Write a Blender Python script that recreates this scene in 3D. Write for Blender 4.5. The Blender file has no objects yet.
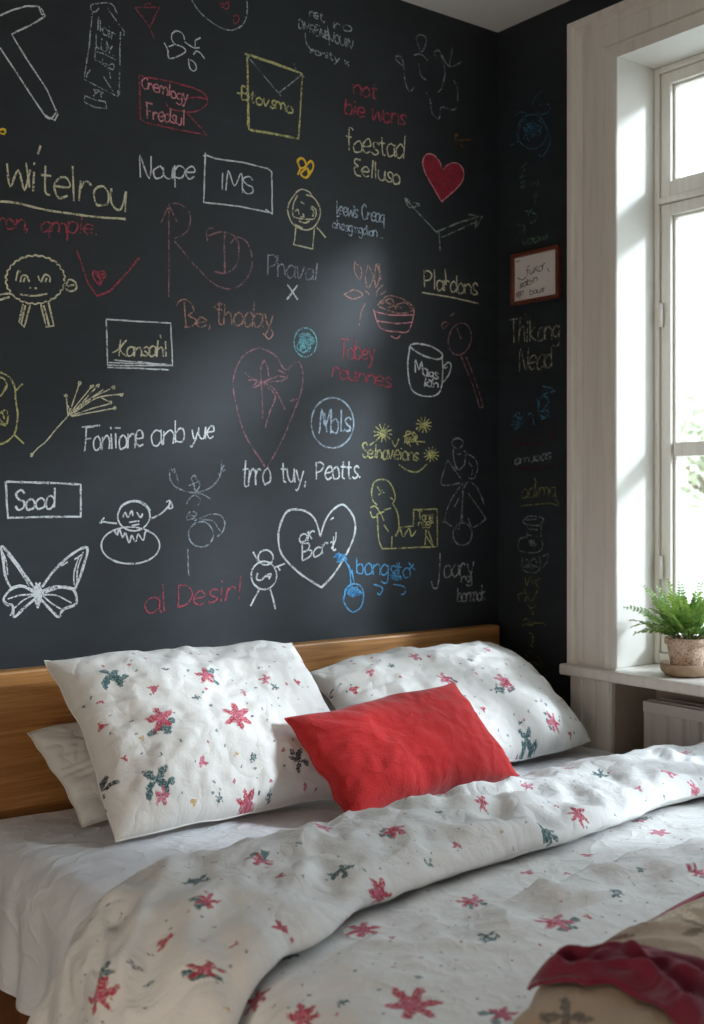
import bpy, bmesh, math, random
from mathutils import Vector, Matrix, noise
from mathutils.bvhtree import BVHTree
random.seed(7)
sc = bpy.context.scene
COL = sc.collection
PI = math.pi

# ------------------------------------------------------------------ camera
YAW = math.radians(37.4)
FWD = Vector((math.sin(YAW), math.cos(YAW), 0))
RGT = Vector((math.cos(YAW), -math.sin(YAW), 0))
UP = Vector((0, 0, 1))
CAM = Vector((-2.675, -2.72, 1.45))
FPX = 1167.0
HORIZON = 495.0

def ray(px, py):
    return FWD + RGT * ((px - 352) / FPX) + UP * ((HORIZON - py) / FPX)
def hit_y(px, py, Y):
    d = ray(px, py); return CAM + d * ((Y - CAM.y) / d.y)
def hit_x(px, py, X):
    d = ray(px, py); return CAM + d * ((X - CAM.x) / d.x)
def hit_z(px, py, Z):
    d = ray(px, py); return CAM + d * ((Z - CAM.z) / d.z)

cam = bpy.data.cameras.new('camera')
cam.sensor_fit = 'VERTICAL'; cam.sensor_height = 36.0
cam.lens = FPX / 1024 * 36.0
cam.shift_y = -(512 - HORIZON) / 1024
cam.clip_start = 0.05
cam.dof.use_dof = True; cam.dof.focus_distance = 2.75; cam.dof.aperture_fstop = 4.0
camo = bpy.data.objects.new('camera', cam); COL.objects.link(camo)
camo.location = CAM; camo.rotation_euler = (PI/2, 0, -YAW)
sc.camera = camo

# ------------------------------------------------------------------ node helpers
def new_mat(name):
    m = bpy.data.materials.new(name); m.use_nodes = True
    nt = m.node_tree
    return m, nt, nt.nodes['Principled BSDF'], nt.nodes['Material Output']
def N(nt, typ, **kw):
    n = nt.nodes.new(typ)
    for k, v in kw.items():
        if k.startswith('i_'):
            key = k[2:]
            key = int(key) if key.isdigit() else key.replace('_', ' ')
            n.inputs[key].default_value = v
        else: setattr(n, k, v)
    return n
def L(nt, a, b): nt.links.new(a, b)
def ramp(nt, fac, stops):
    r = nt.nodes.new('ShaderNodeValToRGB')
    el = r.color_ramp.elements
    while len(el) < len(stops): el.new(0.5)
    for e, (p, c) in zip(el, stops):
        e.position = p; e.color = (*c, 1) if len(c) == 3 else c
    L(nt, fac, r.inputs[0]); return r.outputs[0]
def math_n(nt, op, a, b=None, clamp=False):
    n = nt.nodes.new('ShaderNodeMath'); n.operation = op; n.use_clamp = clamp
    for i, v in enumerate((a, b)):
        if v is None: continue
        if isinstance(v, (int, float)): n.inputs[i].default_value = v
        else: L(nt, v, n.inputs[i])
    return n.outputs[0]
def mixc(nt, fac, a, b, blend='MIX'):
    n = nt.nodes.new('ShaderNodeMix'); n.data_type = 'RGBA'; n.blend_type = blend
    for i, v in ((0, fac), (6, a), (7, b)):
        if isinstance(v, (int, float)): n.inputs[i].default_value = v
        elif isinstance(v, tuple): n.inputs[i].default_value = (*v, 1) if len(v) == 3 else v
        else: L(nt, v, n.inputs[i])
    return n.outputs[2]
def coord(nt, which='Object', scale=None):
    t = nt.nodes.new('ShaderNodeTexCoord'); o = t.outputs[which]
    if scale:
        mp = nt.nodes.new('ShaderNodeMapping'); mp.inputs['Scale'].default_value = scale
        L(nt, o, mp.inputs['Vector']); o = mp.outputs[0]
    return o
def noise_n(nt, vec, scale, detail=3, rough=0.55, dist=0.0):
    n = nt.nodes.new('ShaderNodeTexNoise'); n.inputs['Scale'].default_value = scale
    n.inputs['Detail'].default_value = detail; n.inputs['Roughness'].default_value = rough
    n.inputs['Distortion'].default_value = dist
    L(nt, vec, n.inputs['Vector']); return n
def bump(nt, b, height, strength, dist=0.002, prev=None):
    n = nt.nodes.new('ShaderNodeBump'); n.inputs['Strength'].default_value = strength
    n.inputs['Distance'].default_value = dist
    L(nt, height, n.inputs['Height'])
    if prev: L(nt, prev, n.inputs['Normal'])
    L(nt, n.outputs[0], b.inputs['Normal']); return n.outputs[0]
def srgb(r, g, b):
    f = lambda c: c/12.92 if c <= .04045 else ((c+.055)/1.055)**2.4
    return tuple(f(v/255) for v in (r, g, b))

def simple(name, col, rough=0.6, var=0.08, nscale=12, bs=0.0, bscale=200, metallic=0, spec=0.5):
    m, nt, b, o = new_mat(name)
    co = coord(nt)
    n = noise_n(nt, co, nscale, 4)
    dark = tuple(c*(1-var) for c in col); lite = tuple(min(1, c*(1+var)) for c in col)
    L(nt, ramp(nt, n.outputs[0], [(.3, dark), (.7, lite)]), b.inputs['Base Color'])
    b.inputs['Roughness'].default_value = rough; b.inputs['Metallic'].default_value = metallic
    b.inputs['Specular IOR Level'].default_value = spec
    if bs: bump(nt, b, noise_n(nt, co, bscale, 3).outputs[0], bs)
    return m

# ------------------------------------------------------------------ mesh helpers
class MB:
    def __init__(s): s.v = []; s.f = []; s.m = []; s.uv = None
    def add(s, vs, fs, mi=0):
        o = len(s.v); s.v += [Vector(p) for p in vs]
        s.f += [tuple(i+o for i in f) for f in fs]; s.m += [mi]*len(fs)
    def box(s, a, b, mi=0):
        x0, y0, z0 = (min(a[i], b[i]) for i in range(3)); x1, y1, z1 = (max(a[i], b[i]) for i in range(3))
        s.add([(x0,y0,z0),(x1,y0,z0),(x1,y1,z0),(x0,y1,z0),(x0,y0,z1),(x1,y0,z1),(x1,y1,z1),(x0,y1,z1)],
              [(0,3,2,1),(4,5,6,7),(0,1,5,4),(1,2,6,5),(2,3,7,6),(3,0,4,7)], mi)
    def prism(s, prof, axis, a, b, mi=0):
        """closed 2D profile swept along an axis from a to b (profile in the other two axes, cyclic order)"""
        n = len(prof); vs = []
        for t in (a, b):
            for p in prof:
                c = [0, 0, 0]; c[axis] = t; c[(axis+1) % 3] = p[0]; c[(axis+2) % 3] = p[1]; vs.append(c)
        fs = [(i, (i+1) % n, n+(i+1) % n, n+i) for i in range(n)] + [tuple(range(n-1, -1, -1)), tuple(range(n, 2*n))]
        s.add(vs, fs, mi)
    def lathe(s, prof, c, seg=40, mi=0):
        vs = []; fs = []
        for r, z in prof:
            for k in range(seg):
                a = 2*PI*k/seg; vs.append((c[0]+r*math.cos(a), c[1]+r*math.sin(a), c[2]+z))
        for i in range(len(prof)-1):
            for k in range(seg):
                fs.append((i*seg+k, i*seg+(k+1) % seg, (i+1)*seg+(k+1) % seg, (i+1)*seg+k))
        s.add(vs, fs, mi)
    def tube(s, pts, r, seg=8, mi=0, r2=None):
        pts = [Vector(p) for p in pts]; vs = []; fs = []; n = len(pts)
        for i, p in enumerate(pts):
            t = (pts[min(i+1, n-1)] - pts[max(i-1, 0)]).normalized()
            a = t.cross(Vector((0, 0, 1)))
            if a.length < .05: a = t.cross(Vector((1, 0, 0)))
            a.normalize(); b = t.cross(a)
            rr = r if r2 is None else r + (r2-r)*i/(n-1)
            for k in range(seg):
                an = 2*PI*k/seg; vs.append(p + a*(rr*math.cos(an)) + b*(rr*math.sin(an)))
        for i in range(n-1):
            for k in range(seg):
                fs.append((i*seg+k, i*seg+(k+1) % seg, (i+1)*seg+(k+1) % seg, (i+1)*seg+k))
        fs.append(tuple(range(seg-1, -1, -1))); fs.append(tuple(range((n-1)*seg, n*seg)))
        s.add(vs, fs, mi)
    def build(s, name, mats, parent=None, smooth=False, bevel=0.0, loc=None, fix=True):
        me = bpy.data.meshes.new(name)
        base = Vector(loc) if loc is not None else Vector((0, 0, 0))
        off = base + (Vector(parent['_w']) if parent is not None and '_w' in parent else Vector((0, 0, 0)))
        if loc is None and parent is None: off = Vector((0, 0, 0))
        if loc is not None and parent is None: off = base
        me.from_pydata([p-off for p in s.v], [], s.f); 
        for m in (mats if isinstance(mats, (list, tuple)) else [mats]): me.materials.append(m)
        for p, mi in zip(me.polygons, s.m): p.material_index = mi; p.use_smooth = smooth
        if s.uv:
            ul = me.uv_layers.new(name='UVMap')
            for lp in me.loops: ul.data[lp.index].uv = s.uv[lp.vertex_index]
        if fix:
            bm = bmesh.new(); bm.from_mesh(me); bmesh.ops.recalc_face_normals(bm, faces=bm.faces); bm.to_mesh(me); bm.free()
        o = bpy.data.objects.new(name, me); COL.objects.link(o)
        if parent is not None: o.parent = parent
        if loc is not None and parent is None: o.location = base
        if bevel:
            bv = o.modifiers.new('bevel', 'BEVEL'); bv.width = bevel; bv.segments = 3; bv.limit_method = 'ANGLE'
            bv.angle_limit = math.radians(40)
        return o

def tag(o, label=None, cat=None, group=None, kind=None):
    if label: o['label'] = label
    if cat: o['category'] = cat
    if group: o['group'] = group
    if kind: o['kind'] = kind
    return o
def empty(name, loc):
    o = bpy.data.objects.new(name, None); COL.objects.link(o); o.location = loc
    o['_w'] = tuple(loc); o.empty_display_size = .1
    return o
def finish_empties():
    for o in bpy.data.objects:
        if '_w' in o: del o['_w']
def catmull(pts, sub=6):
    if len(pts) < 3: return list(pts)
    P = [pts[0]] + list(pts) + [pts[-1]]; out = []
    for i in range(1, len(P)-2):
        p0, p1, p2, p3 = P[i-1], P[i], P[i+1], P[i+2]
        for k in range(sub):
            t = k/sub
            out.append(tuple(.5*((2*p1[j]) + (-p0[j]+p2[j])*t + (2*p0[j]-5*p1[j]+4*p2[j]-p3[j])*t*t + (-p0[j]+3*p1[j]-3*p2[j]+p3[j])*t**3) for j in range(len(p1))))
    out.append(tuple(P[-2])); return out
def interp(x, table):
    """piecewise-linear table sorted by x"""
    if x <= table[0][0]: return table[0][1]
    for (a, va), (b, vb) in zip(table, table[1:]):
        if x <= b:
            t = (x-a)/(b-a); t = t*t*(3-2*t); return va + (vb-va)*t
    return table[-1][1]
def fbm(x, y, z=0.0, oct=4):
    return noise.fractal(Vector((x, y, z)), 1.0, 2.0, oct)
# ------------------------------------------------------------------ dimensions
CEIL = 2.95
WY0, WY1 = -0.482, -2.35          # window opening along the right wall
SILL = 0.945                     # top of the window sill
WTOP = 2.735                      # soffit of the opening
RX = 0.164                        # depth of the reveal: inner face of the window frame
XL, YF = -4.2, -4.6              # far walls behind the camera

# ------------------------------------------------------------------ chalkboard paint
def chalkboard(name):
    m, nt, b, o = new_mat(name)
    co = coord(nt)
    n1 = noise_n(nt, co, 1.6, 5, .6, .6); n2 = noise_n(nt, co, 9, 6, .65); n3 = noise_n(nt, co, 240, 2)
    st = noise_n(nt, coord(nt, 'Object', (3, 3, 14)), 1.2, 5, .6, 1.5)
    dust = math_n(nt, 'MULTIPLY', n1.outputs[0], n2.outputs[0])
    dust = math_n(nt, 'ADD', math_n(nt, 'MULTIPLY', dust, .8), math_n(nt, 'MULTIPLY', st.outputs[0], .3))
    L(nt, ramp(nt, dust, [(.22, (.0150, .0185, .0218)), (.45, (.0215, .0275, .0338)), (.72, (.036, .045, .054))]), b.inputs['Base Color'])
    b.inputs['Roughness'].default_value = .55
    b.inputs['Specular IOR Level'].default_value = .35
    bump(nt, b, n3.outputs[0], .12, .001)
    return m
M_board = chalkboard('chalkboard_paint')
M_plaster = simple('ceiling_plaster', srgb(226, 223, 218), .9, .03, 4, .1, 80)
M_offwhite = simple('off_white_wall_paint', srgb(206, 202, 196), .9, .03, 3, .1, 80)

def white_paint(name, col, grain=True):
    m, nt, b, o = new_mat(name)
    co = coord(nt, 'Object', (1, 1, .06)); n = noise_n(nt, co, 38, 5, .6, .2)
    n2 = noise_n(nt, coord(nt), 3, 4)
    c = ramp(nt, n.outputs[0], [(.30, tuple(v*.86 for v in col)), (.5, col), (.75, tuple(min(1, v*1.05) for v in col))])
    c = mixc(nt, math_n(nt, 'MULTIPLY', n2.outputs[0], .25), c, tuple(v*k for v, k in zip(col, (.86, .82, .75))))
    L(nt, c, b.inputs['Base Color']); b.inputs['Roughness'].default_value = .42
    bump(nt, b, n.outputs[0], .10, .002)
    return m
M_casing = white_paint('painted_casing_wood', srgb(224, 218, 210))
M_sash = white_paint('painted_sash_wood', srgb(222, 219, 212))
M_sill = white_paint('painted_sill_wood', srgb(222, 216, 208))
M_reveal = simple('reveal_paint', srgb(206, 203, 196), .55, .03, 5, .06, 90)

def wood(name, c0, c1, c2, scale=(1.2, 14, 14), rough=.38):
    m, nt, b, o = new_mat(name)
    co = coord(nt, 'Object', scale)
    n = noise_n(nt, co, 2.2, 6, .6, .9); n2 = noise_n(nt, coord(nt, 'Object', (scale[0]*1.5, scale[1]*6, scale[2]*6)), 3, 4, .6)
    big = noise_n(nt, coord(nt, 'Object', (.9, 2, 3)), 1.5, 3)
    f = math_n(nt, 'ADD', math_n(nt, 'MULTIPLY', n.outputs[0], .62), math_n(nt, 'MULTIPLY', n2.outputs[0], .38))
    c = ramp(nt, f, [(.34, c0), (.5, c1), (.68, c2)])
    c = mixc(nt, math_n(nt, 'MULTIPLY', big.outputs[0], .35), c, c0, 'MIX')
    L(nt, c, b.inputs['Base Color']); b.inputs['Roughness'].default_value = rough
    bump(nt, b, f, .12, .001)
    return m
M_oak = wood('honey_oak', srgb(126, 82, 42), srgb(176, 124, 70), srgb(204, 154, 96))
M_rail = wood('dark_oak_rail', srgb(86, 52, 28), srgb(120, 76, 42), srgb(150, 100, 58))
M_floor = wood('floor_boards', srgb(112, 90, 70), srgb(150, 126, 100), srgb(176, 150, 122), (3, .4, 3), .45)

# ------------------------------------------------------------------ room shell
def struct(name, mb, mats, parent=None, **k):
    o = mb.build(name, mats, parent, **k)
    if parent is None: o['kind'] = 'structure'
    return o
mb = MB(); mb.box((XL-.15, 0, 0), (.235, .15, CEIL)); wall_back = struct('wall_back', mb, M_board)
mb = MB()
mb.box((0, WY0, 0), (.235, 0, CEIL))
mb.box((0, YF, 0), (.235, WY1, CEIL))
mb.box((0, WY1, WTOP), (.235, WY0, CEIL))
mb.box((.20, WY1, 0), (.235, WY0, SILL-.035))
wall_right = struct('wall_right', mb, M_board)
mb = MB(); mb.box((XL-.15, YF, 0), (XL, 0, CEIL)); struct('wall_left', mb, M_offwhite)
mb = MB(); mb.box((XL-.15, YF-.15, 0), (.235, YF, CEIL)); struct('wall_front', mb, M_offwhite)
mb = MB(); mb.box((XL-.15, YF-.15, CEIL), (.235, .15, CEIL+.15)); struct('ceiling', mb, M_plaster)
mb = MB(); mb.box((XL-.15, YF-.15, -.15), (.235, .15, 0)); struct('floor', mb, M_floor)

# ------------------------------------------------------------------ window casing (moulded architrave)
CY0 = hit_x(566.5, 500, -.038).y                     # outer edge of the casing
CW = abs(WY0 - CY0)
# profile across the width: (distance from outer edge, protrusion into the room)
prof = [(0, 0), (0, .034), (.004, .040), (.020, .040), (.026, .034), (.030, .024), (.048, .021), (.056, .024),
        (.125, .024), (.130, .019), (.140, .019), (.146, .026), (.176, .028), (.184, .034), (CW-.004, .036), (CW+.004, .028), (CW+.004, 0)]
def casing_run(mbx, p_in):
    ztop = WTOP + CW
    n = len(prof); vs = []
    # path: left jamb bottom -> left top mitre -> right top mitre -> right jamb bottom
    for i in range(4):
        for d, h in prof:
            dd = CW - d
            yl = WY0 + dd; yr = WY1 - dd; zt = WTOP + dd*.84
            vs.append([( -h, yl, p_in), (-h, yl, zt), (-h, yr, zt), (-h, yr, p_in)][i])
    fs = []
    for i in range(3):
        for k in range(n-1): fs.append((i*n+k, i*n+k+1, (i+1)*n+k+1, (i+1)*n+k))
    mbx.add(vs, fs)
mb = MB(); casing_run(mb, SILL)
window = empty('window_1', (0, WY0, SILL)); window['kind'] = 'structure'
o = mb.build('window_casing', M_casing, window); 
# reveal lining: splayed jambs and soffit (thin boards standing in the opening)
mb = MB()
mb.box((-.004, WY0-.012, SILL), (RX+.08, WY0-.0005, WTOP-.0005))
mb.box((-.004, WY1+.0005, SILL), (RX+.08, WY1+.012, WTOP-.0005))
mb.box((-.004, WY1+.012, WTOP-.012), (RX+.08, WY0-.012, WTOP-.0005))
mb.build('reveal_lining', M_reveal, window, bevel=.003)
# sill board
mb = MB()
mb.box((-.060, WY1-CW-.025, SILL-.032), (RX+.08, CY0+.012, SILL))
mb.build('window_sill', M_sill, window, bevel=.006)
# panelled apron under the casing, left and right of the radiator recess
mb = MB()
for ya, yb in ((CY0, WY0-.003), (WY1+.003, WY1-CW)):
    w = abs(yb-ya)/3
    y0 = max(ya, yb)
    for k in range(3):
        mb.box((-.026, y0-k*w-.003, 0), (-.0005, y0-(k+1)*w+.003, SILL-.037))
    mb.box((-.020, y0, 0), (-.0005, y0-3*w, SILL-.037))
mb.build('apron_board', M_casing, window, bevel=.004)
M_recess = simple('recess_paint', srgb(176, 162, 146), .7, .05, 6, .06, 80)
mb = MB(); mb.box((0, WY0-.004, 0), (.198, WY0-.0005, SILL-.037)); mb.box((.185, WY1+.0005, 0), (.199, WY0-.0042, SILL-.037))
mb.box((-.004, WY1+.0005, 0), (.184, WY1+.010, SILL-.037))
mb.build('recess_lining', M_recess, window)

# ------------------------------------------------------------------ sashes
FX0, FX1 = RX, RX+.07
ZT0, ZT1 = 2.315, 2.335            # transom bar between the lower casements and the top lights
fy0, fy1 = WY0-.012, WY1+.012
mb = MB(); fw = .018
mb.box((FX0, fy0, SILL), (FX1, fy0-fw, WTOP-.012)); mb.box((FX0, fy1, SILL), (FX1, fy1+fw, WTOP-.012))
mb.box((FX0, fy0-fw, SILL), (FX1, fy1+fw, SILL+.035)); mb.box((FX0, fy0-fw, WTOP-.012-fw), (FX1, fy1+fw, WTOP-.012))
mb.box((FX0-.004, fy0-fw, ZT0), (FX1, fy1+fw, ZT1))
mull = []
ncol = 3; span = (fy0-fw) - (fy1+fw)
for k in (1, 2):
    ym = fy0-fw - span*k/ncol
    mb.box((FX0-.002, ym+.022, SILL+.035), (FX1, ym-.022, WTOP-.012-fw)); mull.append(ym)
mb.build('window_frame', M_sash, window, bevel=.004)
m, nt, b, o_ = new_mat('window_glass')
nt.nodes.remove(b)
geo = N(nt, 'ShaderNodeNewGeometry'); dt = N(nt, 'ShaderNodeVectorMath', operation='DOT_PRODUCT'); L(nt, geo.outputs['Incoming'], dt.inputs[0]); L(nt, geo.outputs['Normal'], dt.inputs[1])
schlick = math_n(nt, 'ADD', .03, math_n(nt, 'MULTIPLY', .9, math_n(nt, 'POWER', math_n(nt, 'SUBTRACT', 1.0, math_n(nt, 'ABSOLUTE', dt.outputs['Value'])), 5.0)))
tr = N(nt, 'ShaderNodeBsdfTransparent'); gl = N(nt, 'ShaderNodeBsdfGlossy', i_Roughness=.02)
wv = noise_n(nt, coord(nt), 3, 2); 
tr.inputs[0].default_value = (.985, .99, .985, 1)
mx = N(nt, 'ShaderNodeMixShader'); L(nt, math_n(nt, 'MULTIPLY', schlick, ramp(nt, wv.outputs[0], [(.3, (.5, .5, .5)), (.7, (.7, .7, .7))])), mx.inputs[0])
L(nt, tr.outputs[0], mx.inputs[1]); L(nt, gl.outputs[0], mx.inputs[2]); L(nt, mx.outputs[0], o_.inputs[0])
M_glass = m
edges = [fy0-fw] + sum([[y+.022, y-.022] for y in mull], []) + [fy1+fw]
M_steel = simple('brushed_steel', (.55, .55, .53), .35, .05, 30, metallic=1)
for k in range(ncol):
    ya, yb = edges[2*k], edges[2*k+1]
    for (z0, z1, bar) in ((SILL+.035, ZT0, True), (ZT1, WTOP-.012-fw, False)):
        s = .036; g = .0015
        mb = MB()
        xa, xb = FX0+.008, FX0+.05
        mb.box((xa, ya-g, z0+g), (xb, ya-s, z1-g)); mb.box((xa, yb+g, z0+g), (xb, yb+s, z1-g))
        mb.box((xa, ya-s, z0+g), (xb, yb+s, z0+.045)); mb.box((xa, ya-s, z1-s), (xb, yb+s, z1-g))
        # glazing bead steps inside the sash
        bs = .008
        for (a0, b0, a1, b1) in ((ya-s, z0+.045, ya-s-bs, z1-s), (yb+s, z0+.045, yb+s+bs, z1-s), (ya-s-bs, z0+.045, yb+s+bs, z0+.045+bs), (ya-s-bs, z1-s-bs, yb+s+bs, z1-s)):
            mb.box((xa+.014, a0, b0), (xb-.004, a1, b1))
        if bar:
            zb = 1.585
            mb.box((xa+.004, ya-s-bs, zb-.021), (xb-.002, yb+s+bs, zb+.021))
        sash = mb.build('window_sash', M_sash, window, bevel=.003)
        sash['_w'] = window['_w']
        mb = MB(); mb.box((xa+.024, ya-s-bs*.5, z0+.050), (xa+.028, yb+s+bs*.5, z1-s-bs*.5))
        mb.build('pane', M_glass, sash)
        if bar:
            mb = MB(); mb.tube([(xa-.008, ya-.008, 1.2), (xa-.008, ya-.008, 1.27)], .007, 10)
            mb.tube([(xa-.008, ya-.008, 1.95), (xa-.008, ya-.008, 2.02)], .007, 10)
            mb.build('hinge', M_sash, sash, smooth=True)
            mb = MB(); mb.box((xa-.012, yb+.03, 1.50), (xa-.001, yb+.014, 1.60)); mb.tube([(xa-.012, yb+.022, 1.56), (xa-.045, yb+.022, 1.56), (xa-.045, yb+.022, 1.46)], .006, 10)
            mb.build('handle', M_steel, sash)

# ------------------------------------------------------------------ radiator
M_rad = simple('radiator_enamel', srgb(206, 198, 190), .35, .03, 6)
rad = empty('radiator', (.03, -.57, .15)); tag(rad, 'white ribbed panel radiator in the recess under the window sill', 'radiator')
y0, y1, z0, z1, xf = -.555, -2.2, .15, .857, .035
mb = MB(); pr = []
pitch = .055; n = int((y0-y1)/pitch)
ys = []
for k in range(n):
    a = y0-.012-k*pitch
    ys += [(a, 0), (a-.012, .0), (a-.018, .010), (a-.034, .010), (a-.040, 0)]
ring = [(xf+.004, y0)] + [(xf+.004 - 0 + h, y) for y, h in ys if y > y1+.01] + [(xf+.004, y1), (xf+.02, y1), (xf+.02, y0)]
vs = [(x, y, z0+.03) for x, y in ring] + [(x, y, z1-.03) for x, y in ring]; q = len(ring)
mb.add(vs, [(i, (i+1) % q, q+(i+1) % q, q+i) for i in range(q)])
mb.box((xf, y1, z0), (xf+.02, y0, z0+.032)); mb.box((xf, y1, z1-.032), (xf+.02, y0, z1))
mb.build('front_panel', M_rad, rad, bevel=.003)
mb = MB(); mb.box((xf+.07, y1, z0), (xf+.085, y0, z1)); mb.build('rear_panel', M_rad, rad, bevel=.003)
for yy in (y0-.004, y1+.001):
    mb = MB(); mb.box((xf+.0205, yy, z0+.02), (xf+.0695, yy+.003, z1-.004)); mb.build('side_panel', M_rad, rad)
M_dark = simple('grille_shadow_gap', (.03, .03, .03), .8)
mb = MB()
for k in range(int((y0-y1)/.02)):
    mb.box((xf+.021, y0-.006-k*.02, z1-.006), (xf+.069, y0-.016-k*.02, z1+.001))
mb.box((xf+.0205, y1+.005, z1-.002), (xf+.026, y0-.005, z1+.003)); mb.box((xf+.064, y1+.005, z1-.002), (xf+.0695, y0-.005, z1+.003))
mb.build('top_grille', M_rad, rad)
for yy in (y0-.15, y1+.15):
    mb = MB(); mb.box((xf+.085, yy-.02, .3), (.1845, yy+.02, .75)); mb.build('wall_bracket', M_rad, rad)
mb = MB(); mb.tube([(xf+.05, y1-.0, .2), (xf+.05, y1-.06, .2), (xf+.05, y1-.06, 0.001)], .009, 10); mb.build('pipe', M_rad, rad, smooth=True)
# ------------------------------------------------------------------ chalk drawings: thin chalk marks lying on the wall face
def chalk_mat(name, col, dens=.5):
    m, nt, b, o = new_mat(name)
    co = coord(nt)
    n = noise_n(nt, co, 330, 3, .7); n2 = noise_n(nt, co, 42, 3, .6)
    a = math_n(nt, 'ADD', n.outputs[0], math_n(nt, 'MULTIPLY', math_n(nt, 'SUBTRACT', n2.outputs[0], .5), .5))
    a = ramp(nt, a, [(.66-dens*.5, (0, 0, 0)), (.80-dens*.5, (1, 1, 1))])
    a = math_n(nt, 'MULTIPLY', a, min(1, .5+dens*.7))
    b.inputs['Base Color'].default_value = (*col, 1); b.inputs['Roughness'].default_value = .95
    b.inputs['Specular IOR Level'].default_value = .05
    tr = N(nt, 'ShaderNodeBsdfTransparent'); mx = N(nt, 'ShaderNodeMixShader')
    L(nt, a, mx.inputs[0]); L(nt, tr.outputs[0], mx.inputs[1]); L(nt, b.outputs[0], mx.inputs[2]); L(nt, mx.outputs[0], o.inputs[0])
    return m
CH = {
 'white': chalk_mat('white_chalk', (.72, .76, .78), .62), 'soft': chalk_mat('soft_white_chalk', (.55, .60, .64), .48),
 'faint': chalk_mat('faint_white_chalk', (.40, .45, .49), .45), 'cream': chalk_mat('cream_chalk', (.72, .68, .48), .6),
 'yellow': chalk_mat('pale_yellow_chalk', (.62, .60, .27), .56), 'gold': chalk_mat('gold_chalk', (.85, .55, .06), .7),
 'red': chalk_mat('red_chalk', (.44, .085, .12), .53), 'pink': chalk_mat('pink_chalk', (.72, .30, .34), .58),
 'dimpink': chalk_mat('dim_pink_chalk', (.42, .21, .24), .47), 'peach': chalk_mat('peach_chalk', (.55, .30, .25), .5),
 'lav': chalk_mat('lavender_chalk', (.42, .41, .50), .50), 'blue': chalk_mat('blue_chalk', (.12, .40, .72), .6),
 'ice': chalk_mat('ice_blue_chalk', (.50, .62, .74), .55), 'teal': chalk_mat('teal_chalk', (.22, .52, .58), .52),
 'green': chalk_mat('grey_green_chalk', (.40, .50, .44), .48), 'dgreen': chalk_mat('dark_green_chalk', (.18, .40, .26), .5),
 'fillred': chalk_mat('rubbed_red_chalk', (.30, .035, .055), .72), 'orange': chalk_mat('orange_chalk', (.5, .22, .06), .4),
}
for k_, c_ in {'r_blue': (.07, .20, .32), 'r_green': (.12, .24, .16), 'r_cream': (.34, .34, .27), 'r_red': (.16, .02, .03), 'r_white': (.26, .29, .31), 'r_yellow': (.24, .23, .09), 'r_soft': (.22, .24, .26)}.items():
    CH[k_] = chalk_mat('shade_dimmed_chalk', c_, .5)  # chalk colours darkened to paint in the shade of the window wall
GL = {}
for line in '''a 6|5,5 3,6 1,5 0,3 1,0 3,0 5,2 5,6;5,4 5,1 6,0
b 6|0,10 0,0;0,4 2,6 4,6 5,3 4,0 2,0 0,1
c 5|5,5 3,6 1,5 0,3 1,0 3,0 5,1
d 6|5,10 5,0;5,4 3,6 1,5 0,3 1,0 3,0 5,2
e 6|0,3 5,3.5 4,6 2,6 0,4 0,2 2,0 5,1
f 5|5,9 3,10 2,8 2,0;0,6 4,6
g 6|5,5 3,6 1,5 0,3 1,1 3,1 5,3;5,6 5,-2 3,-4 0,-3
h 6|0,10 0,0;0,4 2,6 4,5 5,0
i 3|1,6 1,0;1,8 1,8.8
j 4|3,6 3,-2 1,-4 0,-3;3,8 3,9
k 6|0,10 0,0;4,6 0,3 5,0
l 3|1,10 1,0
m 9|0,6 0,0;0,4 2,6 4,4 4,0;4,4 6,6 8,4 8,0
n 6|0,6 0,0;0,4 3,6 5,4 5,0
o 6|3,6 1,5 0,3 1,0 3,0 5,1 5,4 3,6
p 6|0,6 0,-4;0,4 2,6 5,5 5,2 3,0 0,1
q 6|5,5 3,6 0,4 1,0 3,0 5,2;5,6 5,-4
r 5|0,6 0,0;0,3 2,6 4,5
s 5|5,5 3,6 1,5 2,3 4,2 4,1 2,0 0,1
t 5|2,9 2,1 4,0;0,6 4,6
u 6|0,6 0,2 2,0 4,1 5,6;5,6 5,0
v 6|0,6 2,0 5,6
w 8|0,6 1,0 4,5 6,0 8,6
x 6|0,6 5,0;5,6 0,0
y 6|0,6 2,1 4,1;5,6 3,0 1,-4 0,-3
z 5|0,6 5,6 0,0 5,0
A 7|0,0 3,10 6,0;1,4 5,4
B 7|0,0 0,10;0,10 4,9 5,7 3,5 0,5;3,5 6,4 5,1 0,0
C 7|6,8 4,10 1,8 0,4 2,0 5,0 6,2
D 7|0,0 0,10;0,10 4,9 6,5 4,1 0,0
E 6|5,10 1,10 0,7 3,5.5 0,4 1,0 5,0
F 6|0,0 0,10;-1,10 6,10;0,5 4,5
I 3|1,0 1,10
J 6|4,10 4,2 2,0 0,2
K 6|0,10 0,0;5,10 0,4 6,0
L 6|0,10 0,0 5,0
M 8|0,0 1,10 4,3 7,10 8,0
N 7|0,0 0,10 5,0 6,10
P 7|0,0 0,10;0,9 3,10 6,8 4,5 0,4
Q 7|3,10 0,7 1,1 4,0 6,5 3,10;4,2 6,0
R 7|0,0 0,10;0,9 4,10 6,8 4,5 0,5;2,5 6,0
S 6|5,8 3,10 0,8 2,5 5,4 5,1 2,0 0,2
T 7|0,10 7,10;3.5,10 3.5,0
U 7|0,10 0,2 3,0 6,2 6,10
Y 7|0,10 3,5 6,10;3,5 3,0
, 3|1,1 0,-2
. 3|1,0 1,.8
! 3|1,10 1,3;1,1 1,0
- 4|0,4 3,4'''.split('\n'):
    ch, rest = line[0], line[2:]
    w, s = rest.split('|')
    GL[ch] = (float(w), [[tuple(map(float, p.split(','))) for p in st.split()] for st in s.split(';')])

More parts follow.
